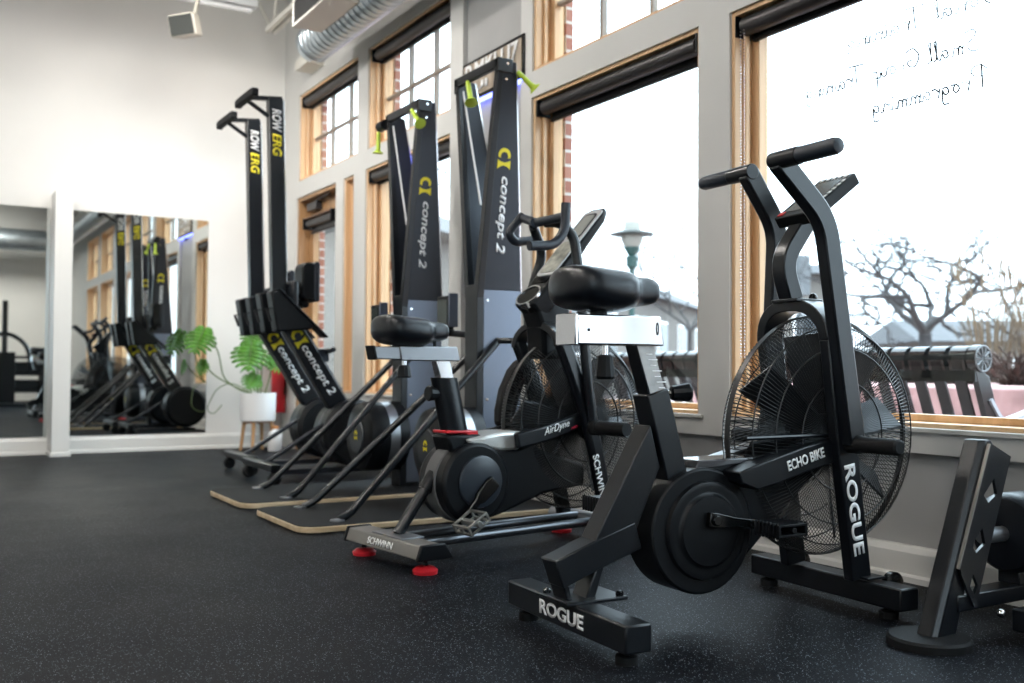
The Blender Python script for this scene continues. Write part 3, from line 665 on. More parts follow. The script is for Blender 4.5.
# ================================================================== FAN BIKE (nearest)
E_ = thing('fan_bike', 'black fan bike with large wire cage in the foreground, bright slider under its saddle', 'exercise bike', (1.408, 2.042, 0), R(-2.72))
def star_knob(parent, p, ax, r, L, name='knob', m=M_plastic):
    b = MB().lathe([(L * .28, r * .55), (L * .32, r * .75), (L * .55, r * .85), (L * .92, r), (L, r * .85)], p, ax, 12)
    o = b.obj(name, m, parent, smooth=20)
    MB().lathe([(0, r * .34), (L * .3, r * .34)], p, ax, 14).obj('threaded_stem', M_chrome, o)
    return o
# rear stabiliser
o = MB().box(-.036, .036, -.274, .275, .033, .098).obj('rear_stabilizer', M_black, E_, .005)
lettering(o, 'ROGUE', (-.0375, .0, .066), (0, -1, 0), (0, 0, 1), .205, .036, M_white, bold=.03)
for v in (-.225, .225): foot(o, 0, v, .038, .026)
MB().box(-.055, .12, -.06, .075, .097, .106).obj('mounting_plate', M_black, E_, .002)
for u, v in ((-.04, .062), (.105, -.045)): MB().lathe([(.106, .010), (.114, .010), (.118, .006)], (u, v, 0), (0, 0, 1), 8).obj('bolt', M_gloss, E_)
# rear frame
fr = MB().bar([(-.062, .168), (.06, .212), (.17, .247)], .07, .072)
fr.prism([(.030, .225), (.165, .262), (.236, .415), (.206, .522), (.185, .49)], -.034, .034)
fr.prism([(-.068, .20), (-.053, .205), (-.022, .10), (-.037, .10)], -.034, .034)
fr.prism([(.045, .18), (.072, .19), (.040, .10), (.013, .10)], -.034, .034)
fr.obj('rear_frame', M_black, E_, .004)
MB().bar([(.295, .37), (.228, .606)], .072, .066).obj('seat_tube', M_black, E_, .004)
po = MB().bar([(.245, .56), (.190, .735)], .05, .052).obj('seat_post', M_black, E_, .003)
q = Vector((.245 - .19, 0, -.175)).normalized(); sc = MB()
pl_ = [(.190 - .021, .722), (.190 + .024, .736), (.238 + .020, .60), (.238 - .024, .590)]
sc.prism(pl_, -.0265, -.0255).obj('scale_plate', mat('worn_scale_metal', (.30, .29, .28), .35, .7, noise=.2, nscale=30), po, smooth=0)
for k in range(7):
    f = k / 6; MB().box(.196 + f * .04, .215 + f * .04 + (.01 if k % 2 else 0), -.0275, -.0262, .70 - f * .085, .7025 - f * .085).obj('scale_mark', M_white, po, smooth=0)
sl = MB().prism([(-.02, .722), (.240, .722), (.230, .797), (-.02, .797)], -.045, .045).obj('seat_slider', M_alu, E_, .004)
lettering(sl, '0', (.218, -.0460, .765), (1, 0, 0), (0, 0, 1), .008, .032, M_plastic, bold=0)
MB().lathe([(0, .004), (.001, .004)], (.012, -.0455, .758), (0, -1, 0), 10).obj('set_screw', M_plastic, sl)
MB().box(-.028, -.018, -.047, .047, .720, .799).obj('end_cap', M_alu, sl, .003)
sa = saddle(E_, -.045, .250, .926, .215, .06, .112)
MB().lathe([(.795, .022), (.86, .022)], (.07, 0, 0), (0, 0, 1), 16).tube([(.0, -.03, .835), (.07, -.028, .822), (.15, -.02, .835)], .006, 8).tube([(.0, .03, .835), (.07, .028, .822), (.15, .02, .835)], .006, 8).box(.045, .095, -.035, .035, .81, .845).obj('saddle_clamp', M_plastic, sa)
star_knob(E_, (.09, -.0, .722), (0, 0, -1), .026, .085, 'slider_knob')
star_knob(E_, (.262, -.01, .60), (.95, -.25, .06), .025, .075, 'post_knob')
# crank housing
ho = MB()
ho.prism(circ((.352, .248), .162, 40), -.062, .055)
ho.prism([(.36, .41), (.62, .43), (.70, .47), (.80, .50), (.80, .40), (.70, .33), (.47, .135), (.36, .09)], -.045, .045)
hs = ho.obj('crank_housing', M_plastic, E_, .006)
MB().lathe([(0, .128), (.010, .124), (.013, .112), (.010, .100), (.012, .094), (.020, .088), (.022, .05)], (.36, -.062, .250), (0, -1, 0), 48).obj('crank_cover', M_plastic, hs)
MB().prism([(.335, .402), (.60, .423), (.62, .432), (.345, .428)], -.05, .05).obj('top_cover', mat('glossy_grey_plastic', (.05, .05, .055), .12, coat=.6), E_, .004)
MB().prism([(.425, .400), (.50, .421), (.66, .460), (.80, .486), (.80, .420), (.68, .396), (.57, .368), (.49, .352), (.435, .372)], -.115, -.05).obj('main_beam', M_black, E_, .004)
mb_ = MB().prism([(.425, .400), (.50, .421), (.66, .460), (.80, .486), (.80, .420), (.68, .396), (.57, .368), (.49, .352), (.435, .372)], .05, .115).obj('main_beam', M_black, E_, .004)
lettering(E_, 'ECHO BIKE', (.655, -.1163, .426), (.965, 0, .25), (-.2, 0, 1), .135, .028, M_white, bold=.03)
def crank(side, ang):
    v = -.092 * 1 if side < 0 else .092
    d = Vector((math.cos(ang), 0, math.sin(ang))); c = Vector((.363, v, .28)); e = c + d * .165
    b = MB().rings([[c + d * t + Vector((-d.z, 0, d.x)) * (w * j) + Vector((0, i * .009, 0)) for i, j in ((-1, -1), (1, -1), (1, 1), (-1, 1))] for t, w in ((-.02, .018), (.0, .02), (.06, .014), (.15, .012), (.178, .014))]).lathe([(-.03, .014), (.016, .014)], c, (0, side, 0), 16)
    o = b.obj('crank_arm', M_gloss, E_, .003)
    p = MB(); s = side
    for dz in (-.013, .013): p.box(e.x - .045, e.x + .045, min(e.y + s * .02, e.y + s * .11), max(e.y + s * .02, e.y + s * .11), e.z + dz - .003, e.z + dz + .003)
    for du in (-.045, .045): p.box(e.x + du - .004, e.x + du + .004, min(e.y + s * .02, e.y + s * .11), max(e.y + s * .02, e.y + s * .11), e.z - .016, e.z + .016)
    for k in range(7):
        for du in (-.047, .047): p.box(e.x + du - .004, e.x + du + .004, e.y + s * (.025 + k * .013) - .002, e.y + s * (.025 + k * .013) + .002, e.z - .02, e.z + .02)
    p.tube([e, e + Vector((0, s * .115, 0))], .008, 8); p.obj('pedal', M_plastic, o, .001)
crank(-1, R(-8)); crank(1, R(172))
# fork, arch and front stabiliser
def fork(side):
    v = side * .122
    return MB().bar([(.748, .75), (.772, .56), (.787, .45), (.838, .095)], .034, .072, v)
lf = fork(-1).obj('fork_leg', M_black, E_, .004)
lettering(lf, 'ROGUE', (.808, -.1398, .285), (.155, 0, -1), (1, 0, .155), .25, .040, M_white, bold=.03)
fork(1).obj('fork_leg', M_black, E_, .004)
ar = MB(); rings = []
for k in range(17):
    a = PI * k / 16; v = -.122 * math.copysign(abs(math.cos(a)) ** .85, math.cos(a)); z = .745 + .10 * math.sin(a) ** .9; u = .748 - .012 * math.sin(a)
    nn = Vector((0, -math.cos(a) * 1.0, math.sin(a)))
    rings.append([Vector((u - .036, v, z)) + nn * .017, Vector((u + .036, v, z)) + nn * .017, Vector((u + .036, v, z)) - nn * .017, Vector((u - .036, v, z)) - nn * .017])
ar.rings(rings).obj('fork_arch', M_black, E_, .003)
MB().box(.685, .785, -.05, .05, .852, .862).obj('mast_plate', M_black, E_, .003)
for v in (-.035, .035): MB().ball((.762, v, .867), .012, 10, 6).obj('bolt', M_gloss, E_)
o = MB().box(.84, .91, -.265, .31, .03, .09).obj('front_stabilizer', M_black, E_, .005)
for v in (-.20, .26): foot(o, .87, v, .038, .026)
for v in (-.16, .19): MB().lathe([(-.012, .03), (-.008, .036), (.008, .036), (.012, .03)], (.93, v, .075), (0, 1, 0), 20).obj('transport_wheel', M_gloss, o)
MB().box(.83, .90, -.165, -.085, .096, .102).obj('foot_plate', M_black, E_, .001)
# fan
wire_cage(.822, .482, .338, .085, 170, .28, .0013, E_)
M_blade = mat('dark_fan_metal', (.035, .038, .042), .35, .6)
fan_rotor(.822, .482, .30, .07, 8, E_, M_blade)
MB().tube([(.46, -.1, .485), (.83, -.1, .487)], .006, 8).obj('belt_guard_rod', M_black, E_)
# moving arms
def arm(v, path, grip_v):
    p = [(q.x, q.z) for q in fillet([(a, 0, z) for a, z in path], .06, 6)]
    o = MB().bar(p, .038, .058, v).obj('swing_arm', M_black, E_, .006)
    u, z = path[-1]; s = 1 if v > 0 else -1
    MB().lathe([(-.022, .0235), (.075, .0235), (.077, .020)], (u, v, z), (0, s, 0), 20).obj('grip_socket', M_black, o, .002)
    MB().lathe([(.07, .019), (.075, .0215), (.195, .0215), (.206, .018), (.21, .008)], (u, v, z), (0, s, 0), 20).obj('grip', M_grip, o)
    pu, pz = path[0]
    MB().lathe([(-.02, .026), (.02, .026), (.03, .022), (.135, .0215), (.150, .0215), (.155, .016)], (pu, v, pz), (0, s, 0), 20).obj('foot_peg', M_rubber, o)
    return o
arm(-.152, [(.792, .465), (.690, 1.065), (.525, 1.207)], -1)
arm(.152, [(.775, .465), (.806, 1.085), (.690, 1.243)], 1)
# console on its bent mast
p = [(q.x, q.z) for q in fillet([(.715, 0, .86), (.676, 0, .965), (.80, 0, 1.13)], .06, 6)]
ma = MB().bar(p, .05, .048).obj('console_mast', M_black, E_, .004)
for uu, zz in ((.742, 1.035),): MB().lathe([(0, .006), (.002, .006)], (uu - .0, -.022, zz), (0, -1, 0), 10).obj('mast_screw', M_gloss, ma)
c0 = Vector((.712, 0, 1.098)); cx = Vector((.815, 0, .58)).normalized(); cn = Vector((-cx.z, 0, cx.x)); cyv = Vector((0, 1, 0))
def pbox(b, x0, x1, y0, y1, t0, t1):
    P = lambda x, y, t: c0 + cx * x + cyv * y + cn * t
    b.hexa([P(x0, y0, t0), P(x1, y0, t0), P(x1, y1, t0), P(x0, y1, t0)], [P(x0, y0, t1), P(x1, y0, t1), P(x1, y1, t1), P(x0, y1, t1)]); return b
co = pbox(MB(), 0, .222, -.068, .068, -.036, 0).obj('console', M_plastic, E_, .004)
pbox(MB(), .028, .192, -.046, .046, -.002, .0012).obj('screen', M_screen, co)
for k in range(7): pbox(MB(), .04 + k * .022, .053 + k * .022, -.062, -.052, -.001, .002).obj('button', M_white, co)
pbox(MB(), .008, .028, .040, .060, -.001, .003).obj('stop_button', M_red, co, .001)
for k in range(5): pbox(MB(), .200, .210, -.05 + k * .022, -.038 + k * .022, -.001, .002).obj('button', M_white, co)

# ================================================================== SECOND BIKE
B = thing('fan_bike', 'exercise bike with red feet and red collar standing behind the foreground fan bike', 'exercise bike', (1.4225, 3.137, 0), R(6.04))
o = MB().prism([(-.055, .052), (-.040, .095), (.045, .095), (.075, .052)], -.235, .245).obj('rear_stabilizer', M_pewter, B, .004)
lettering(o, 'SCHWINN', (-.0492, .01, .0735), (0, -1, 0), (.33, 0, 1), .165, .024, M_white, bold=.02)
for v in (-.2, .205):
    f = MB().lathe([(0, .040), (.012, .042), (.022, .03), (.026, .014)], (.0, v, 0), (0, 0, 1), 24).obj('red_foot', M_red, B)
    MB().lathe([(.024, .009), (.056, .009)], (.0, v, 0), (0, 0, 1), 10).obj('foot_bolt', M_plastic, f)
for v in (-.240, .250): MB().prism([(-.060, .048), (-.043, .099), (.048, .099), (.080, .048)], v - .008, v + .008).obj('end_cap', M_plastic, B, .004)
MB().box(-.03, .06, -.10, .10, .095, .100).obj('mounting_plate', M_steel, B, .001)
MB().tube([(.015, 0, .098), (.165, 0, .30)], .020, 14).obj('rear_tube', M_black, B)
MB().tube([(.120, 0, .24), (.16, 0, .294)], .025, 14).obj('tube_clamp', M_plastic, B)
fs = MB().tube([(.90, -.24, .07), (.90, .24, .07)], .032, 14).obj('front_stabilizer', M_steel, B)
for v in (-.19, .19): MB().lathe([(0, .040), (.012, .042), (.022, .03), (.04, .014)], (.90, v, 0), (0, 0, 1), 20).obj('red_foot', M_red, B)
for v in (-.075, .075): MB().tube([(.05, v, .072), (.88, v, .082)], .017, 12).obj('floor_rail', mat('dark_steel_tube', (.10, .105, .115), .3, .85), B)
# crank housing
h = MB().prism(circ((.285, .262), .142, 40), -.085, .085)
h.prism([(.27, .40), (.36, .385), (.47, .372), (.54, .395), (.60, .36), (.80, .30), (.80, .22), (.60, .20), (.40, .14), (.30, .12)], -.07, .07)
h = h.obj('crank_housing', M_plastic, B, .014)
MB().prism([(.20, .36), (.178, .43), (.325, .43), (.33, .36)], -.055, .055).obj('collar_base', M_plastic, h, .01)
MB().prism(circ((.285, .262), .1465, 40), -.035, .035).obj('lit_rim_band', mat('lit_rim_grey', (.10, .10, .10), .45), h, .004)  # lighter grey puts the light on the housing rim into its colour
MB().prism([(.25, .415), (.278, .385), (.40, .368), (.47, .368), (.535, .392), (.485, .438), (.40, .436)], -.0745, .0745).obj('silver_shroud', mat('silver_paint', (.62, .62, .60), .3, .45), B, .012)
MB().lathe([(0, .092), (.006, .09), (.010, .082), (.011, .02)], (.298, -.085, .266), (0, -1, 0), 40).obj('crank_cover', mat('slate_plastic', (.022, .028, .037), .35), h)
def crank2(side, ang):
    c = Vector((.325, side * .108, .252)); d = Vector((math.cos(ang), 0, math.sin(ang))); e = c + d * .165
    w = Vector((-d.z, 0, d.x))
    b = MB().rings([[c + d * t + w * (q * j) + Vector((0, i * .010, 0)) for i, j in ((-1, -1), (1, -1), (1, 1), (-1, 1))] for t, q in ((-.025, .024), (.0, .027), (.06, .022), (.075, .012), (.178, .010))])
    o = b.obj('crank_arm', M_gloss, B, .004)
    p = MB(); s = side; y0, y1 = sorted((e.y + s * .016, e.y + s * .105))
    for du in (-.042, .042):
        p.box(e.x + du - .004, e.x + du + .004, y0, y1, e.z + .007, e.z + .014).box(e.x + du - .004, e.x + du + .004, y0, y1, e.z - .014, e.z - .007)
        for y in (y0, (y0 + y1) / 2, y1): p.box(e.x + du - .004, e.x + du + .004, y - .004, y + .004, e.z - .014, e.z + .014)
    for y in (y0, y1): p.box(e.x - .042, e.x + .042, y - .004, y + .004, e.z - .014, e.z - .008).box(e.x - .042, e.x + .042, y - .004, y + .004, e.z + .008, e.z + .014)
    p.tube([e, (e.x, e.y + s * .115, e.z)], .010, 8)
    ca, sa_ = math.cos(R(32)), math.sin(R(32)); p.v = [(e.x + (a - e.x) * ca - (c_ - e.z) * sa_ * 1.3, b_, e.z + (a - e.x) * sa_ + (c_ - e.z) * ca * 1.3) for a, b_, c_ in p.v]
    p.obj('pedal', mat('worn_pedal_metal', (.5, .49, .46), .3, .9), o, .001)
crank2(-1, R(222)); crank2(1, R(42))
# seat tube, post, slider, saddle
MB().rings([[Vector((u, 0, z)) + Vector((.052 * math.cos(q) * k, .036 * math.sin(q), 0)) for q in [2 * PI * j / 24 for j in range(24)]] for u, z, k in ((.197, .63, 1), (.243, .435, 1.04))]).obj('seat_tube', M_black, B)
MB().prism([(.180, .446), (.315, .443), (.318, .412), (.285, .410), (.265, .434), (.182, .435)], -.046, .046).obj('red_collar', M_red, B, .004)
MB().bar([(.215, .57), (.180, .70)], .038, .056).obj('seat_post', M_alu, B, .004)
s2 = MB().prism([(-.100, .735), (.005, .735), (.01, .692), (-.090, .692)], -.026, .026).obj('seat_slider', M_steel, B, .003)
MB().prism([(-.104, .738), (-.094, .738), (-.083, .690), (-.093, .690)], -.028, .028).obj('end_cap', M_plastic, s2, .003)
MB().prism([(-.002, .739), (.233, .739), (.247, .688), (.006, .688)], -.031, .031).obj('slider_sleeve', M_steel, B, .004)
sa = saddle(B, -.070, .210, .852, .205, .06, .105)
MB().lathe([(.735, .020), (.79, .020)], (.05, 0, 0), (0, 0, 1), 14).box(.02, .10, -.03, .03, .76, .79).lathe([(.735, .006), (.79, .006)], (.145, -.02, 0), (0, 0, 1), 8).obj('saddle_clamp', M_plastic, sa)
star_knob(B, (.035, 0, .69), (0, 0, -1), .026, .06, 'slider_knob'); star_knob(B, (.185, 0, .575), (-1, 0, 0), .028, .055, 'post_knob')
# beam, forks, fan
b = MB().bar([(.44, .405), (.56, .425), (.67, .452), (.78, .485)], .03, .055, -.105); b.obj('main_beam', M_black, B, .006)
MB().bar([(.44, .405), (.56, .425), (.67, .452), (.78, .485)], .03, .055, .105).obj('main_beam', M_black, B, .006)
lettering(B, 'AirDyne', (.615, -.1212, .445), (.97, 0, .26), (-.26, 0, 1), .125, .034, M_white, bold=.0, shear=.45)
lettering(B, 'PRO', (.70, -.1212, .446), (.97, 0, .26), (-.26, 0, 1), .032, .010, M_redprint, bold=.03, shear=.35)
for v in (-.13, .13):
    p = [(q.x, q.z) for q in fillet([(.622, 0, .78), (.70, 0, .62), (.775, 0, .44), (.862, 0, .08)], .12, 5)]
    l = MB().bar(p, .042, .058, v).obj('fork_leg', M_black, B, .012)
    if v < 0: lettering(l, 'SCHWINN', (.800, -.1520, .25), (.24, 0, -1), (1, 0, .24), .19, .030, M_white, bold=.015)
wire_cage(.80, .465, .338, .085, 170, .12, .0018, B)
fan_rotor(.80, .465, .29, .07, 6, B, mat('grey_fan_metal', (.16, .17, .18), .4, .5), .9)
ar = MB(); rings = []
for k in range(17):
    a = PI * k / 16; v = -.13 * math.cos(a); z = .745 + .085 * math.sin(a); nn = Vector((0, -math.cos(a), math.sin(a)))
    rings.append([Vector((.60, v, z)) + nn * .014, Vector((.665, v, z)) + nn * .014, Vector((.665, v, z)) - nn * .014, Vector((.60, v, z)) - nn * .014])
ar.rings(rings).obj('fork_arch', M_black, B, .004)
MB().lathe([(-.10, .07), (.10, .07)], (.80, 0, .465), (0, 1, 0), 28).obj('fan_cap', M_plastic, B)
# console tower
t0 = [Vector((.545, 0, .905)), Vector((.92, 0, 1.305))]
cx = (t0[1] - t0[0]).normalized(); cn = Vector((-cx.z, 0, cx.x)); c0 = t0[0]; cyv = Vector((0, 1, 0)); L_ = (t0[1] - t0[0]).length
tw = MB(); rings = []
for x, hw, th in ((0, .058, .085), (.05, .068, .09), (.20, .066, .06), (.36, .062, .045), (L_ - .05, .060, .04), (L_, .045, .03)):
    P = c0 + cx * x; rings.append([P + cyv * -hw, P + cyv * hw, P + cyv * hw * .85 - cn * th, P - cyv * hw * .85 - cn * th])
tower = tw.rings(rings).obj('console_tower', M_plastic, B, .012)
MB().prism([(.560, .92), (.60, .90), (.655, .93), (.72, .98), (.735, .90), (.745, .80), (.72, .70), (.61, .70), (.60, .82)], -.055, .055).obj('console_column', M_plastic, B, .02)
def rnd_plate(x0, x1, hw, r, t, name, m, par, yo=0):
    poly = rrect(x0, x1, -hw + yo, hw + yo, r); b = MB(); n = len(poly)
    A = [c0 + cx * x + cyv * y - cn * .002 for x, y in poly]; Q = [c0 + cx * x + cyv * y + cn * t for x, y in poly]
    b.add(A + Q, [tuple(range(n)), tuple(range(2 * n - 1, n - 1, -1))] + [(i, i + n, (i + 1) % n + n, (i + 1) % n) for i in range(n)])
    return b.obj(name, m, par, smooth=0)
rnd_plate(.155, L_ - .02, .054, .02, .003, 'console_face', mat('silver_plastic', (.55, .56, .57), .35), tower)
rnd_plate(.17, .345, .046, .012, .0045, 'label_panel', M_lens, tower)
rnd_plate(.36, L_ - .04, .040, .02, .0045, 'display_ring', M_plastic, tower); rnd_plate(.37, L_ - .05, .032, .016, .006, 'screen', mat('pale_lcd', (.38, .39, .36), .25), tower)
rnd_plate(.112, .145, .045, .008, .0035, 'phone_slot', M_gloss, tower)
b = MB(); ctr = c0 + cx * .045
b.rings([[ctr + cx * (.050 * q * math.cos(a)) + cyv * (.058 * q * math.sin(a)) + cn * h for a in [2 * PI * k / 28 for k in range(28)]] for q, h in ((1.05, -.02), (1.05, .006), (.93, .006), (.90, -.05))], cap=False).obj('cup_ring', M_alu, tower)
b = MB(); b.rings([[ctr + cx * (.046 * math.cos(a)) + cyv * (.053 * math.sin(a)) + cn * h for a in [2 * PI * k / 28 for k in range(28)]] for h in (.001, .002)]).obj('cup_hole', M_gloss, tower)
# moving arms with bull-horn grips
def arm2(v, pts, grip):
    o = MB().tube(fillet(pts, .10, 6), .019, 14).obj('swing_arm', M_black, B)
    MB().tube(fillet(grip, .05, 6), .0175, 14).obj('grip', M_grip, o)
    return o
ra = arm2(-.17, [(.755, -.165, .445), (.715, -.165, .70), (.700, -.145, 1.02), (.692, -.12, 1.165), (.64, -.10, 1.21), (.60, -.06, 1.21)],
     [(.583, -.205, 1.262), (.578, -.205, 1.16), (.53, -.205, 1.105), (.42, -.2, 1.095)])
MB().tube([(.60, -.02, 1.215), (.588, -.20, 1.215)], .018, 12).obj('cross_grip', M_grip, ra)
la = arm2(.17, [(.755, .165, .445), (.70, .165, .62), (.70, .16, .95), (.75, .13, 1.12), (.69, .12, 1.22), (.66, .08, 1.225)],
     [(.695, .195, 1.275), (.625, .20, 1.20), (.66, .20, 1.165), (.765, .20, 1.185)])
MB().tube([(.635, .04, 1.225), (.69, .185, 1.262)], .018, 12).obj('cross_grip', M_grip, la)
for s, a in ((-1, ra), (1, la)): MB().lathe([(0, .030), (.03, .030), (.032, .026), (.17, .026), (.18, .024), (.18, .012)], (.755, s * .165, .447), (0, s, 0), 22).obj('foot_peg', M_rubber, a)
# thick rubber arm cover on the far side and its bent tube
MB().rings([[Vector((u, .17, z)) + Vector((a * w, b_ * .03, c * w)) for a, b_, c in ((-.9, -1, .35), (.9, -1, -.35), (.9, 1, -.35), (-.9, 1, .35))] for u, z, w in ((.585, .43, .034), (.590, .49, .040), (.612, .57, .043), (.648, .645, .040), (.680, .695, .026))]).obj('arm_cover', M_rubber, B, .018)
MB().tube(fillet([(.672, .17, .68), (.682, .17, .768), (.662, .215, .775), (.645, .28, .775)], .035, 6), .012, 12).obj('bent_tube', M_black, B)

# ================================================================== SKI MACHINES
def ski(y, label):
    t = thing('ski_machine', label, 'ski machine', (1.29, y, 0), 0)
    dv = -.03 if y > 4.5 else 0
    pl0 = MB().prism_z(rrect(.05, 1.32, -.33 + dv, .33 + dv, .085, 6), .004, .028).obj('platform', M_ply, t, .003)
    MB().prism_z(rrect(.054, 1.316, -.326 + dv, .326 + dv, .082, 6), .028, .031).obj('platform_mat', M_rubber, pl0)
    # lower column with grey side panels
    col = MB().box(.985, 1.04, -.06, .06, .03, 1.06).box(1.03, 1.215, -.045, .045, .03, 1.03).obj('column', M_black, t, .004)
    for s in (-1, 1):
        p = MB().box(1.02, 1.225, min(s * .045, s * .062), max(s * .045, s * .062), .05, 1.035).obj('side_panel', M_silverpanel, col, .002)
        for u in (1.04, 1.205):
            for z in (.52, .985): MB().lathe([(0, .008), (.004, .006)], (u, s * .062, z), (0, s, 0), 10).obj('rivet', M_chrome, p)
    # two flaring arms
    for s in (-1, 1):
        def P(u, v, z): return (u, s * v, z)
        a = MB().hexa([P(1.018, .030, 1.035), P(1.225, .030, 1.035), P(1.225, .062, 1.035), P(1.018, .062, 1.035)], [P(1.032, .187, 2.085), P(1.10, .187, 2.085), P(1.10, .213, 2.085), P(1.032, .213, 2.085)]).obj('upper_arm', M_dark, t, .002)
        MB().hexa([P(.985, .022, 1.0), P(1.02, .022, 1.0), P(1.02, .062, 1.0), P(.985, .062, 1.0)], [P(1.005, .182, 2.08), P(1.034, .182, 2.08), P(1.034, .216, 2.08), P(1.005, .216, 2.08)]).obj('arm_edge', M_black, a, .002)
        MB().hexa([P(1.099, .18, 2.08), P(1.105, .18, 2.08), P(1.105, .213, 2.08), P(1.099, .213, 2.08)], [P(1.224, .026, 1.035), P(1.230, .026, 1.035), P(1.230, .062, 1.035), P(1.224, .062, 1.035)]).obj('back_edge', M_alu, a, smooth=0)
        MB().tube([P(1.05, .025, 1.45), P(1.03, .176, 2.03)], .005, 6).obj('cord', M_white, a)
        if True:
            yd = Vector((-s, 0, 0))
            xd = Vector((0, -s * .144, -1)).normalized()
            def at(z): return Vector((1.065, s * (.062 + (z - 1.035) / 1.05 * .151) + s * .0015, z))
            lettering(a, 'concept 2', at(1.385) + Vector((.02, 0, 0)), xd, yd, .36, .062, M_white, bold=.022, shear=.25)
            c_mark(a, at(1.66) + Vector((.01, 0, 0)), xd, yd, .066)
    MB().box(1.0, 1.025, -.215, .215, 2.05, 2.095).box(1.0, 1.08, -.218, -.184, 2.03, 2.095).box(1.0, 1.05, .18, .218, 2.02, 2.095).obj('crossbar', M_black, t, .004)
    for s in (-1, 1):
        for z in (2.07, 2.0): MB().lathe([(0, .008), (.004, .006)], (1.05, s * (.218 if z > 2.05 else .206), z), (0, s, 0), 10).obj('bolt', M_chrome, t)
    # cone handles on their cords
    def handle(p, q):
        p = Vector(p); q = Vector(q); d = q - p; L_ = d.length
        MB().lathe([(0, .010), (L_ * .15, .012), (L_ * .75, .013), (L_ * .88, .017), (L_ * .97, .030), (L_, .032)], p, d, 20).lathe([(L_ * 1.001, .026), (L_ * 1.004, .025)], p, d, 20).obj('handle', M_lime, t)
    if y < 4.5: handle((1.0, .075, 2.05), (.985, .01, 1.93)); handle((1.10, -.222, 2.04), (1.185, -.245, 1.965))
    else: handle((.985, .275, 2.01), (.985, .282, 1.89)); handle((1.0, -.13, 2.05), (1.0, -.235, 1.955)); MB().lathe([(-.05, .03), (.03, .03)], (.995, .25, 2.04), (0, 1, 0), 16).obj('pulley', M_plastic, t)
    # struts from the platform
    for s in (-1, 1):
        o = MB().tube(fillet([(.25 + (y > 4.5) * .05, s * .225 + dv, .034), (.30 + (y > 4.5) * .05, s * .215 + dv, .055), (1.10, s * .07, .80)], .05, 5), .0165, 12).obj('strut', M_black, t)
        MB().lathe([(.031, .03), (.037, .03), (.04, .012)], (.24 + (y > 4.5) * .05, s * .228 + dv, 0), (0, 0, 1), 14).obj('strut_foot', M_steel, o)
    # flywheel
    fh = MB().lathe([(.76, .08), (.76, .150), (.775, .175), (.80, .185), (.875, .185)], (0, 0, .30), (1, 0, 0), 40).obj('flywheel_cover', M_plastic, t)
    MB().lathe([(.875, .183), (.93, .183)], (0, 0, .30), (1, 0, 0), 40).obj('flywheel_band', M_steel, fh)
    MB().lathe([(.93, .185), (.985, .185), (.985, .1)], (0, 0, .30), (1, 0, 0), 40).obj('flywheel_back', M_plastic, fh)
    MB().lathe([(.752, .02), (.752, .085), (.762, .09)], (0, 0, .30), (1, 0, 0), 32).obj('hub_cap', M_dark, fh)
    c_mark(fh, (.7505, .0, .315), (0, 0, -1), (0, 1, 0), .035)
    # performance monitor
    m = MB().box(.955, .985, .165, .30, .855, 1.02).obj('monitor', M_plastic, t, .008)
    MB().box(.952, .956, .185, .285, .885, 1.0).obj('screen', M_screen, m); MB().box(.95, 1.0, .155, .168, .865, 1.03).obj('clear_edge', M_silverpanel, m, .003)
    MB().tube([(.975, .23, .85), (.985, .20, .835), (1.0, .06, .825)], .016, 10).lathe([(-.02, .02), (.02, .02)], (.975, .2, .84), (1, 0, 0), 14).obj('monitor_arm', M_plastic, m)
    return t
ski(4.165, 'right-hand black ski machine with a splayed frame, in front of the lit sign')
ski(5.0, 'black ski machine with a splayed frame in front of the far low window')

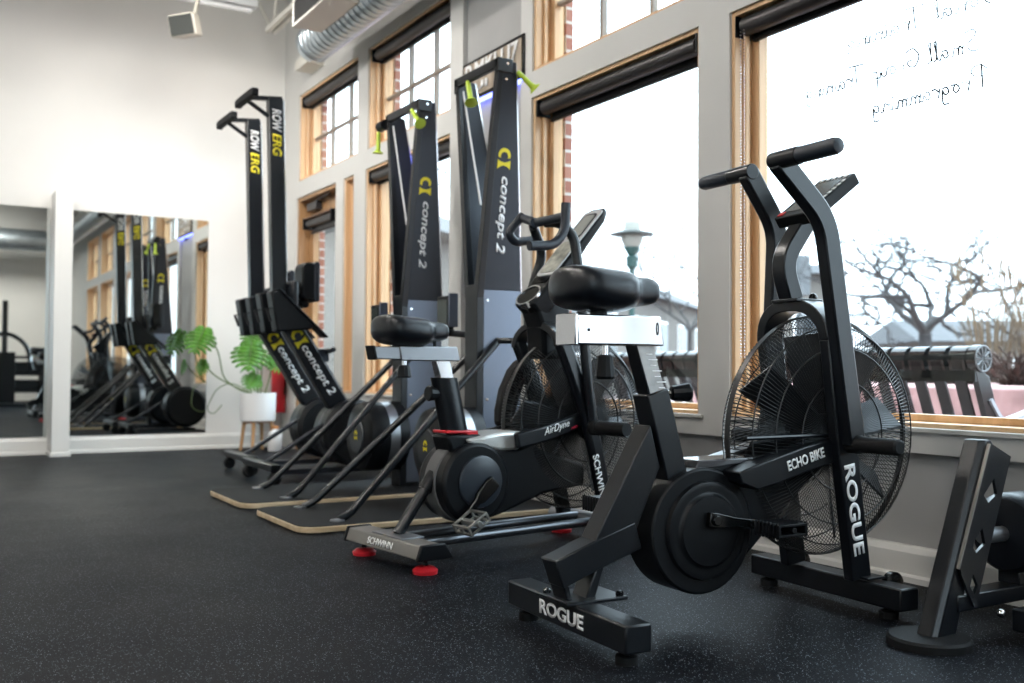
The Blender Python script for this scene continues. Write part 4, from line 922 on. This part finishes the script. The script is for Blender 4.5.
# ================================================================== ROWERS STORED UPRIGHT
def rower(x, y, label):
    t = thing('rowing_machine', label, 'rowing machine', (x, y, 0), 0)
    rail = MB().bar([(.022, 2.25), (.062, .98)], .062, .085).obj('rail', M_black, t, .004)
    MB().bar([(.073, 2.24), (.113, 1.0)], .03, .006).obj('rail_track', M_alu, rail, .001)
    d = Vector((.04, 0, -1.27)).normalized()
    for sd in (-1, 1):
        lettering(rail, 'ROW', Vector((.028, sd * .0322, 2.115)), d, (-sd, 0, 0), .135, .055, M_white, bold=.03, shear=.2)
        lettering(rail, 'ERG', Vector((.032, sd * .0322, 1.97)), d, (-sd, 0, 0), .135, .055, M_yellow, bold=.03, shear=.2)
    l = MB().beam((-.13, 0, 2.235), (.065, 0, 2.255), .03, .024).beam((-.135, 0, 2.215), (.03, 0, 2.115), .024, .02).obj('rear_leg', M_black, t, .003)
    MB().prism_u([(-.18, 2.205), (-.18, 2.25), (-.13, 2.255), (.13, 2.255), (.18, 2.25), (.18, 2.205), (.13, 2.21), (-.13, 2.21)], -.165, -.125).obj('leg_cap', M_rubber, l, .008)
    # main frame and foot plates
    fr = MB().bar([(.12, .93), (.455, .40)], .075, .115).obj('main_frame', M_black, t, .004)
    d = Vector((.31, 0, -.49)).normalized(); nrm = Vector((.49, 0, .31)).normalized()
    for sd in (-1, 1):
        lettering(fr, 'concept 2', Vector((.295, sd * .0388, .65)), d, -sd * nrm, .34, .066, M_white, bold=.018, shear=.15)
        c_mark(fr, Vector((.165, sd * .0388, .855)), d, -sd * nrm, .075)
    MB().bar([(.178, .965), (.508, .445)], .03, .008).obj('frame_edge', M_alu, fr, smooth=0)
    for z in ((.385, .545), (.445, .58)): MB().lathe([(0, .008), (.004, .006)], (z[0], -.0385, z[1] - .04), (0, -1, 0), 10).obj('bolt', M_chrome, fr)
    for s in (-1, 1):
        f = MB().prism([(-.035, 1.10), (.012, 1.112), (.235, .905), (.20, .885), (.005, .868)], min(s * .06, s * .16), max(s * .06, s * .16)).obj('foot_plate', M_plastic, t, .01)
        MB().prism([(.012, 1.115), (.025, 1.115), (.315, .845), (.30, .84)], min(s * .055, s * .165), max(s * .055, s * .165)).obj('heel_cup', M_plastic, f, .003)
        MB().bar([(.03, 1.02), (-.045, 1.0), (-.02, .93)], .04, .006, s * .11).obj('foot_strap', M_rubber, f)
    # flywheel
    fw = MB().lathe([(-.10, .10), (-.105, .17), (-.085, .20), (.085, .20), (.105, .17), (.10, .10)], (.515, 0, .275), (0, 1, 0), 44).obj('flywheel_cage', M_plastic, t)
    rg = MB()
    for k in range(8): rg.tube([(.515 + (.06 + k * .014) * math.cos(a), -.103, .275 + (.06 + k * .014) * math.sin(a)) for a in [2 * PI * j / 40 for j in range(40)]], .0035, 5, closed=True)
    rg.obj('cage_ring', M_wire, fw)
    MB().lathe([(0, .2015), (.03, .2015)], (.515, -.015, .275), (0, 1, 0), 44).obj('cage_band', M_dark, fw)
    MB().lathe([(-.112, .05), (-.106, .055)], (.515, 0, .275), (0, 1, 0), 24).obj('hub_cap', M_dark, fw)
    # front leg, floor bar, wheels
    MB().tube([(-.03, -.05, .105), (.40, -.05, .37)], .014, 10).obj('leg_tube', M_dark, t)
    MB().box(.08, .62, -.03, .03, .035, .065).obj('floor_bar', M_dark, t, .004)
    fb = MB().box(-.06, 0, -.28, .28, .08, .12).obj('front_foot', M_black, t, .006)
    for v in (-.25, .25): MB().lathe([(-.018, .030), (-.012, .037), (.012, .037), (.018, .030)], (-.03, v, .038), (0, 1, 0), 20).box(-.042, -.018, v - .024, v + .024, .04, .09).obj('wheel', M_rubber, fb)
    # monitor on its arm, seat and handle
    m = MB().prism(rrect(.18, .268, 1.06, 1.29, .04), -.075, .075).obj('monitor', M_plastic, t, .01)
    MB().prism(rrect(.252, .288, 1.055, 1.295, .017), -.078, .078).obj('monitor_back', M_dark, m, .006)
    MB().tube(fillet([(.12, 0, 1.0), (.17, 0, 1.02), (.21, 0, 1.07)], .03), .018, 10).lathe([(-.05, .022), (.05, .022)], (.21, 0, 1.04), (0, 1, 0), 14).obj('monitor_arm', M_plastic, m)
    MB().prism([(.10, 1.17), (.155, 1.18), (.155, 1.02), (.11, 1.0)], -.1, .1).obj('seat', M_vinyl, t, .02)
    MB().tube(fillet([(.33, -.2, .77), (.36, -.06, .765), (.36, .06, .765), (.33, .2, .77)], .05), .015, 10).box(.30, .37, -.02, .02, .70, .77).obj('handle', M_grip, t)
    return t
rower(1.845, 6.36, 'rowing machine stored upright nearest the potted plant')
rower(1.80, 5.77, 'second rowing machine stored upright, right of the one by the plant')

# ================================================================== BENCH AT THE RIGHT EDGE
t = thing('roller_bench', 'black slanted steel post with round foot, slotted plate and padded roller at right edge', 'exercise machine', (2.148, 1.574, 0))
MB().lathe([(0, .098), (.018, .098), (.024, .092)], (-.02, 0, 0), (0, 0, 1), 36).obj('round_foot', M_rubber, t)
q0 = [(-.075, .022), (.04, .022), (.175, .485), (.075, .485)]
n_ = len(q0)
po = MB()
def ring(u0, u1, z): return [Vector((u0, .026, z)), Vector((u0, -.014, z)), Vector((u0 + .014, -.026, z)), Vector((u1, -.026, z)), Vector((u1, .026, z))]
po.rings([ring(-.034, .048, .022), ring(.150, .205, .474), ring(.157, .190, .490)]).obj('slanted_post', M_black, t, .003)
hol = [[(.178, .43), (.215, .375), (.172, .375)], [(.150, .345), (.190, .31), (.130, .29)], [(.118, .262), (.160, .235), (.098, .2)], [(.097, .17), (.128, .15), (.088, .14)]]
def plate(outline, v0, v1):
    # strip plate built between its front and back edges, leaving diamond slots
    b = MB(); rows = [.084, .115, .135, .165, .185, .215, .235, .275, .295, .335, .355, .395, .415, .446, .481]
    def edges(z):
        f = .048 + (z - .179) / (.481 - .179) * (.175 - .048) if z >= .179 else .048 + (.179 - z) / (.179 - .084) * (.104 - .048)
        k = .112 + (z - .084) / (.446 - .084) * (.259 - .112) if z <= .446 else .259 - (z - .446) / (.481 - .446) * (.259 - .18)
        return f, k
    for i, (z0, z1) in enumerate(zip(rows, rows[1:])):
        f0, k0 = edges(z0); f1, k1 = edges(z1)
        if i % 4 in (1, 2) and 0 < i < 13:
            m0 = .5 * (f0 + k0); m1 = .5 * (f1 + k1); w0 = 0 if i % 4 == 1 else (k0 - f0) * .27; w1 = 0 if i % 4 == 2 else (k1 - f1) * .27
            b.prism([(f0, z0), (m0 - w0, z0), (m1 - w1, z1), (f1, z1)], v0, v1); b.prism([(m0 + w0, z0), (k0, z0), (k1, z1), (m1 + w1, z1)], v0, v1)
        else: b.prism([(f0, z0), (k0, z0), (k1, z1), (f1, z1)], v0, v1)
    return b
pl_ = plate(None, -.036, -.028).obj('slotted_plate', M_black, t)
MB().beam((.047, -.032, .182), (.1745, -.032, .481), .0085, .004).obj('plate_edge', M_pewter, pl_)
ro = MB().lathe([(.275, .06), (.280, .090), (.292, .101), (.31, .104), (1.0, .104)], (0, -.0, .245), (1, 0, 0), 40).obj('padded_roller', M_vinyl, t)
MB().lathe([(.19, .02), (.29, .02)], (0, 0, .245), (1, 0, 0), 16).obj('axle', M_steel, ro)
MB().box(.05, 1.0, -.03, .03, .075, .115).obj('base_rail', M_black, t, .004)
MB().box(.17, 1.0, -.16, -.09, .03, .085).obj('side_rail', M_black, t, .004)
MB().box(.30, .36, -.03, .03, .115, .15).obj('roller_bracket', M_black, t, .003)
MB().ball((.16, -.07, .07), .011, 10, 6).obj('bolt', M_chrome, t)

# ================================================================== PLANT CORNER
t = thing('potted_monstera', 'potted monstera with big split leaves in a white pot on a wooden stand', 'plant', (2.40, 7.93, 0))
P_ = MB().lathe([(.235, .128), (.245, .138), (.45, .142), (.462, .142), (.462, .130), (.44, .128)], (0, 0, 0), (0, 0, 1), 36).obj('pot', M_pot, t)
MB().lathe([(.43, .129), (.436, .1)], (0, 0, 0), (0, 0, 1), 24).obj('soil', mat('soil', (.05, .035, .025), .9), P_)
for k in range(4):
    a = R(45 + 90 * k + 12); MB().tube([(.10 * math.cos(a), .10 * math.sin(a), .30), (.135 * math.cos(a), .135 * math.sin(a), .001)], [.016, .012], 10).obj('stand_leg', M_leg, t)
MB().beam((-.10, 0, .228), (.10, 0, .228), .03, .016).beam((0, -.10, .228), (0, .10, .228), .03, .016).obj('stand_cross', M_leg, t)
def leaf(c, size, face, up, droop=.25):
    c = Vector(c); n = Vector(face).normalized(); u = Vector(up); u = (u - n * u.dot(n)).normalized(); s = u.cross(n)
    b = MB()
    def P(x, y): return c + s * (x * size) + u * (y * size) - n * (droop * size * (x * x * .55 + (y < 0) * y * y * .35) - .0)
    L_ = 7
    for sd in (-1, 1):
        # blade next to the midrib, then lobes with slits between them
        for k in range(L_):
            y0 = .50 - k * .19; y1 = y0 - .19; t0 = 1 - abs(k - 2.2) / 7.0
            W0 = [.55, .80, .92, .90, .80, .62, .36][k]; ya = y0 - .004; yb = y1 + .016
            sl = -.10 - .035 * k
            inn = W0 * .62
            b.add([P(0, y0), P(0, y1), P(sd * inn, y1 + sl * .4), P(sd * inn, y0 + sl * .4)], [(0, 1, 2, 3)])
            mid = (inn + W0) / 2
            b.add([P(sd * inn, ya + sl * .4), P(sd * inn, yb + sl * .4), P(sd * mid, yb + sl * .75 + .01), P(sd * W0, (ya + yb) / 2 + sl - .03), P(sd * (W0 - .03), ya + sl * .9 - .02), P(sd * mid, ya + sl * .7 + .01)], [(0, 1, 2, 5), (5, 2, 3, 4)])
    b.add([P(-.16, -.85), P(.16, -.85), P(0, -1.02)], [(0, 1, 2)])
    b.add([P(-.50, .40), P(0, .50), P(-.12, .62), P(-.36, .60)], [(0, 1, 2, 3)]); b.add([P(.50, .40), P(0, .50), P(.12, .62), P(.36, .60)], [(0, 1, 2, 3)])
    o = b.obj('leaf', M_green, t, smooth=60); sd = o.modifiers.new('thickness', 'SOLIDIFY'); sd.thickness = .002
    MB().tube([P(0, .5) + n * .003, P(0, -.2) + n * .003, P(0, -.98) + n * .003], [.004, .003, .0015], 6).obj('midrib', M_stem, o)
    return P(0, .5)
leaves = [((-.46, -.02, .90), .150, (-.55, -.85, .45), (.3, 0, 1)), ((-.07, -.02, .79), .170, (-.25, -.9, .40), (.1, 0, 1)), ((-.01, .10, .93), .12, (-.3, -.9, .2), (.4, 0, 1)), ((-.43, .06, .68), .085, (-.8, -.5, .2), (.1, 0, 1)), ((.14, .02, .72), .11, (.1, -.9, .5), (-.4, 0, 1)), ((-.04, .0, .57), .10, (-.2, -.9, .5), (.5, 0, 1))]
stems = [[(-.03, 0, .44), (-.18, 0, .50), (-.28, -.0, .58), (-.32, 0, .80)], [(0, 0, .44), (.0, .02, .70)], [(.03, .03, .44), (.05, .06, .80)], [(-.03, 0, .44), (-.26, .03, .55), (-.36, .06, .62)], [(.05, 0, .44), (.11, .02, .62)], [(.0, 0, .44), (-.01, 0, .52)]]
for (c, s, f, u), st in zip(leaves, stems):
    e = leaf(c, s, f, u); MB().tube(fillet(st + [tuple(e)], .08, 4), .0055, 8).obj('stem', M_stem, t)
MB().tube(fillet([(-.03, -.05, .44), (-.22, -.03, .55), (-.33, 0, .50), (-.38, .12, .33), (-.30, .2, .28), (-.22, .25, .36)], .08, 4), .004, 8).obj('aerial_root', M_stem, t)
t = thing('white_jug', 'white jug on the floor beneath the plant stand', 'jug', (2.512, 7.83, 0))
MB().lathe([(0, .052), (.006, .056), (.135, .056), (.155, .045), (.165, .025), (.18, .024)], (0, 0, 0), (0, 0, 1), 28).obj('jug_body', M_pot, t)
MB().lathe([(.18, .027), (.20, .026)], (0, 0, 0), (0, 0, 1), 20).obj('jug_cap', mat('orange_plastic', (.6, .25, .08), .5), t)
t = thing('fire_extinguisher', 'red fire extinguisher hung in the corner behind the plant', 'fire extinguisher', (2.66, 8.22, .29))
MB().lathe([(0, .055), (.01, .06), (.36, .06), (.41, .035), (.43, .018)], (0, 0, 0), (0, 0, 1), 28).obj('cylinder_body', M_red, t)
MB().lathe([(.43, .02), (.47, .02)], (0, 0, 0), (0, 0, 1), 16).beam((0, 0, .47), (-.09, 0, .49), .02, .012).obj('valve', M_plastic, t)
MB().tube(fillet([(.0, -.02, .45), (.05, -.07, .42), (.03, -.07, .15)], .05), .008, 8).obj('hose', M_rubber, t)
MB().box(-.03, .03, .055, .085, .1, .34).obj('wall_bracket', M_black, t)
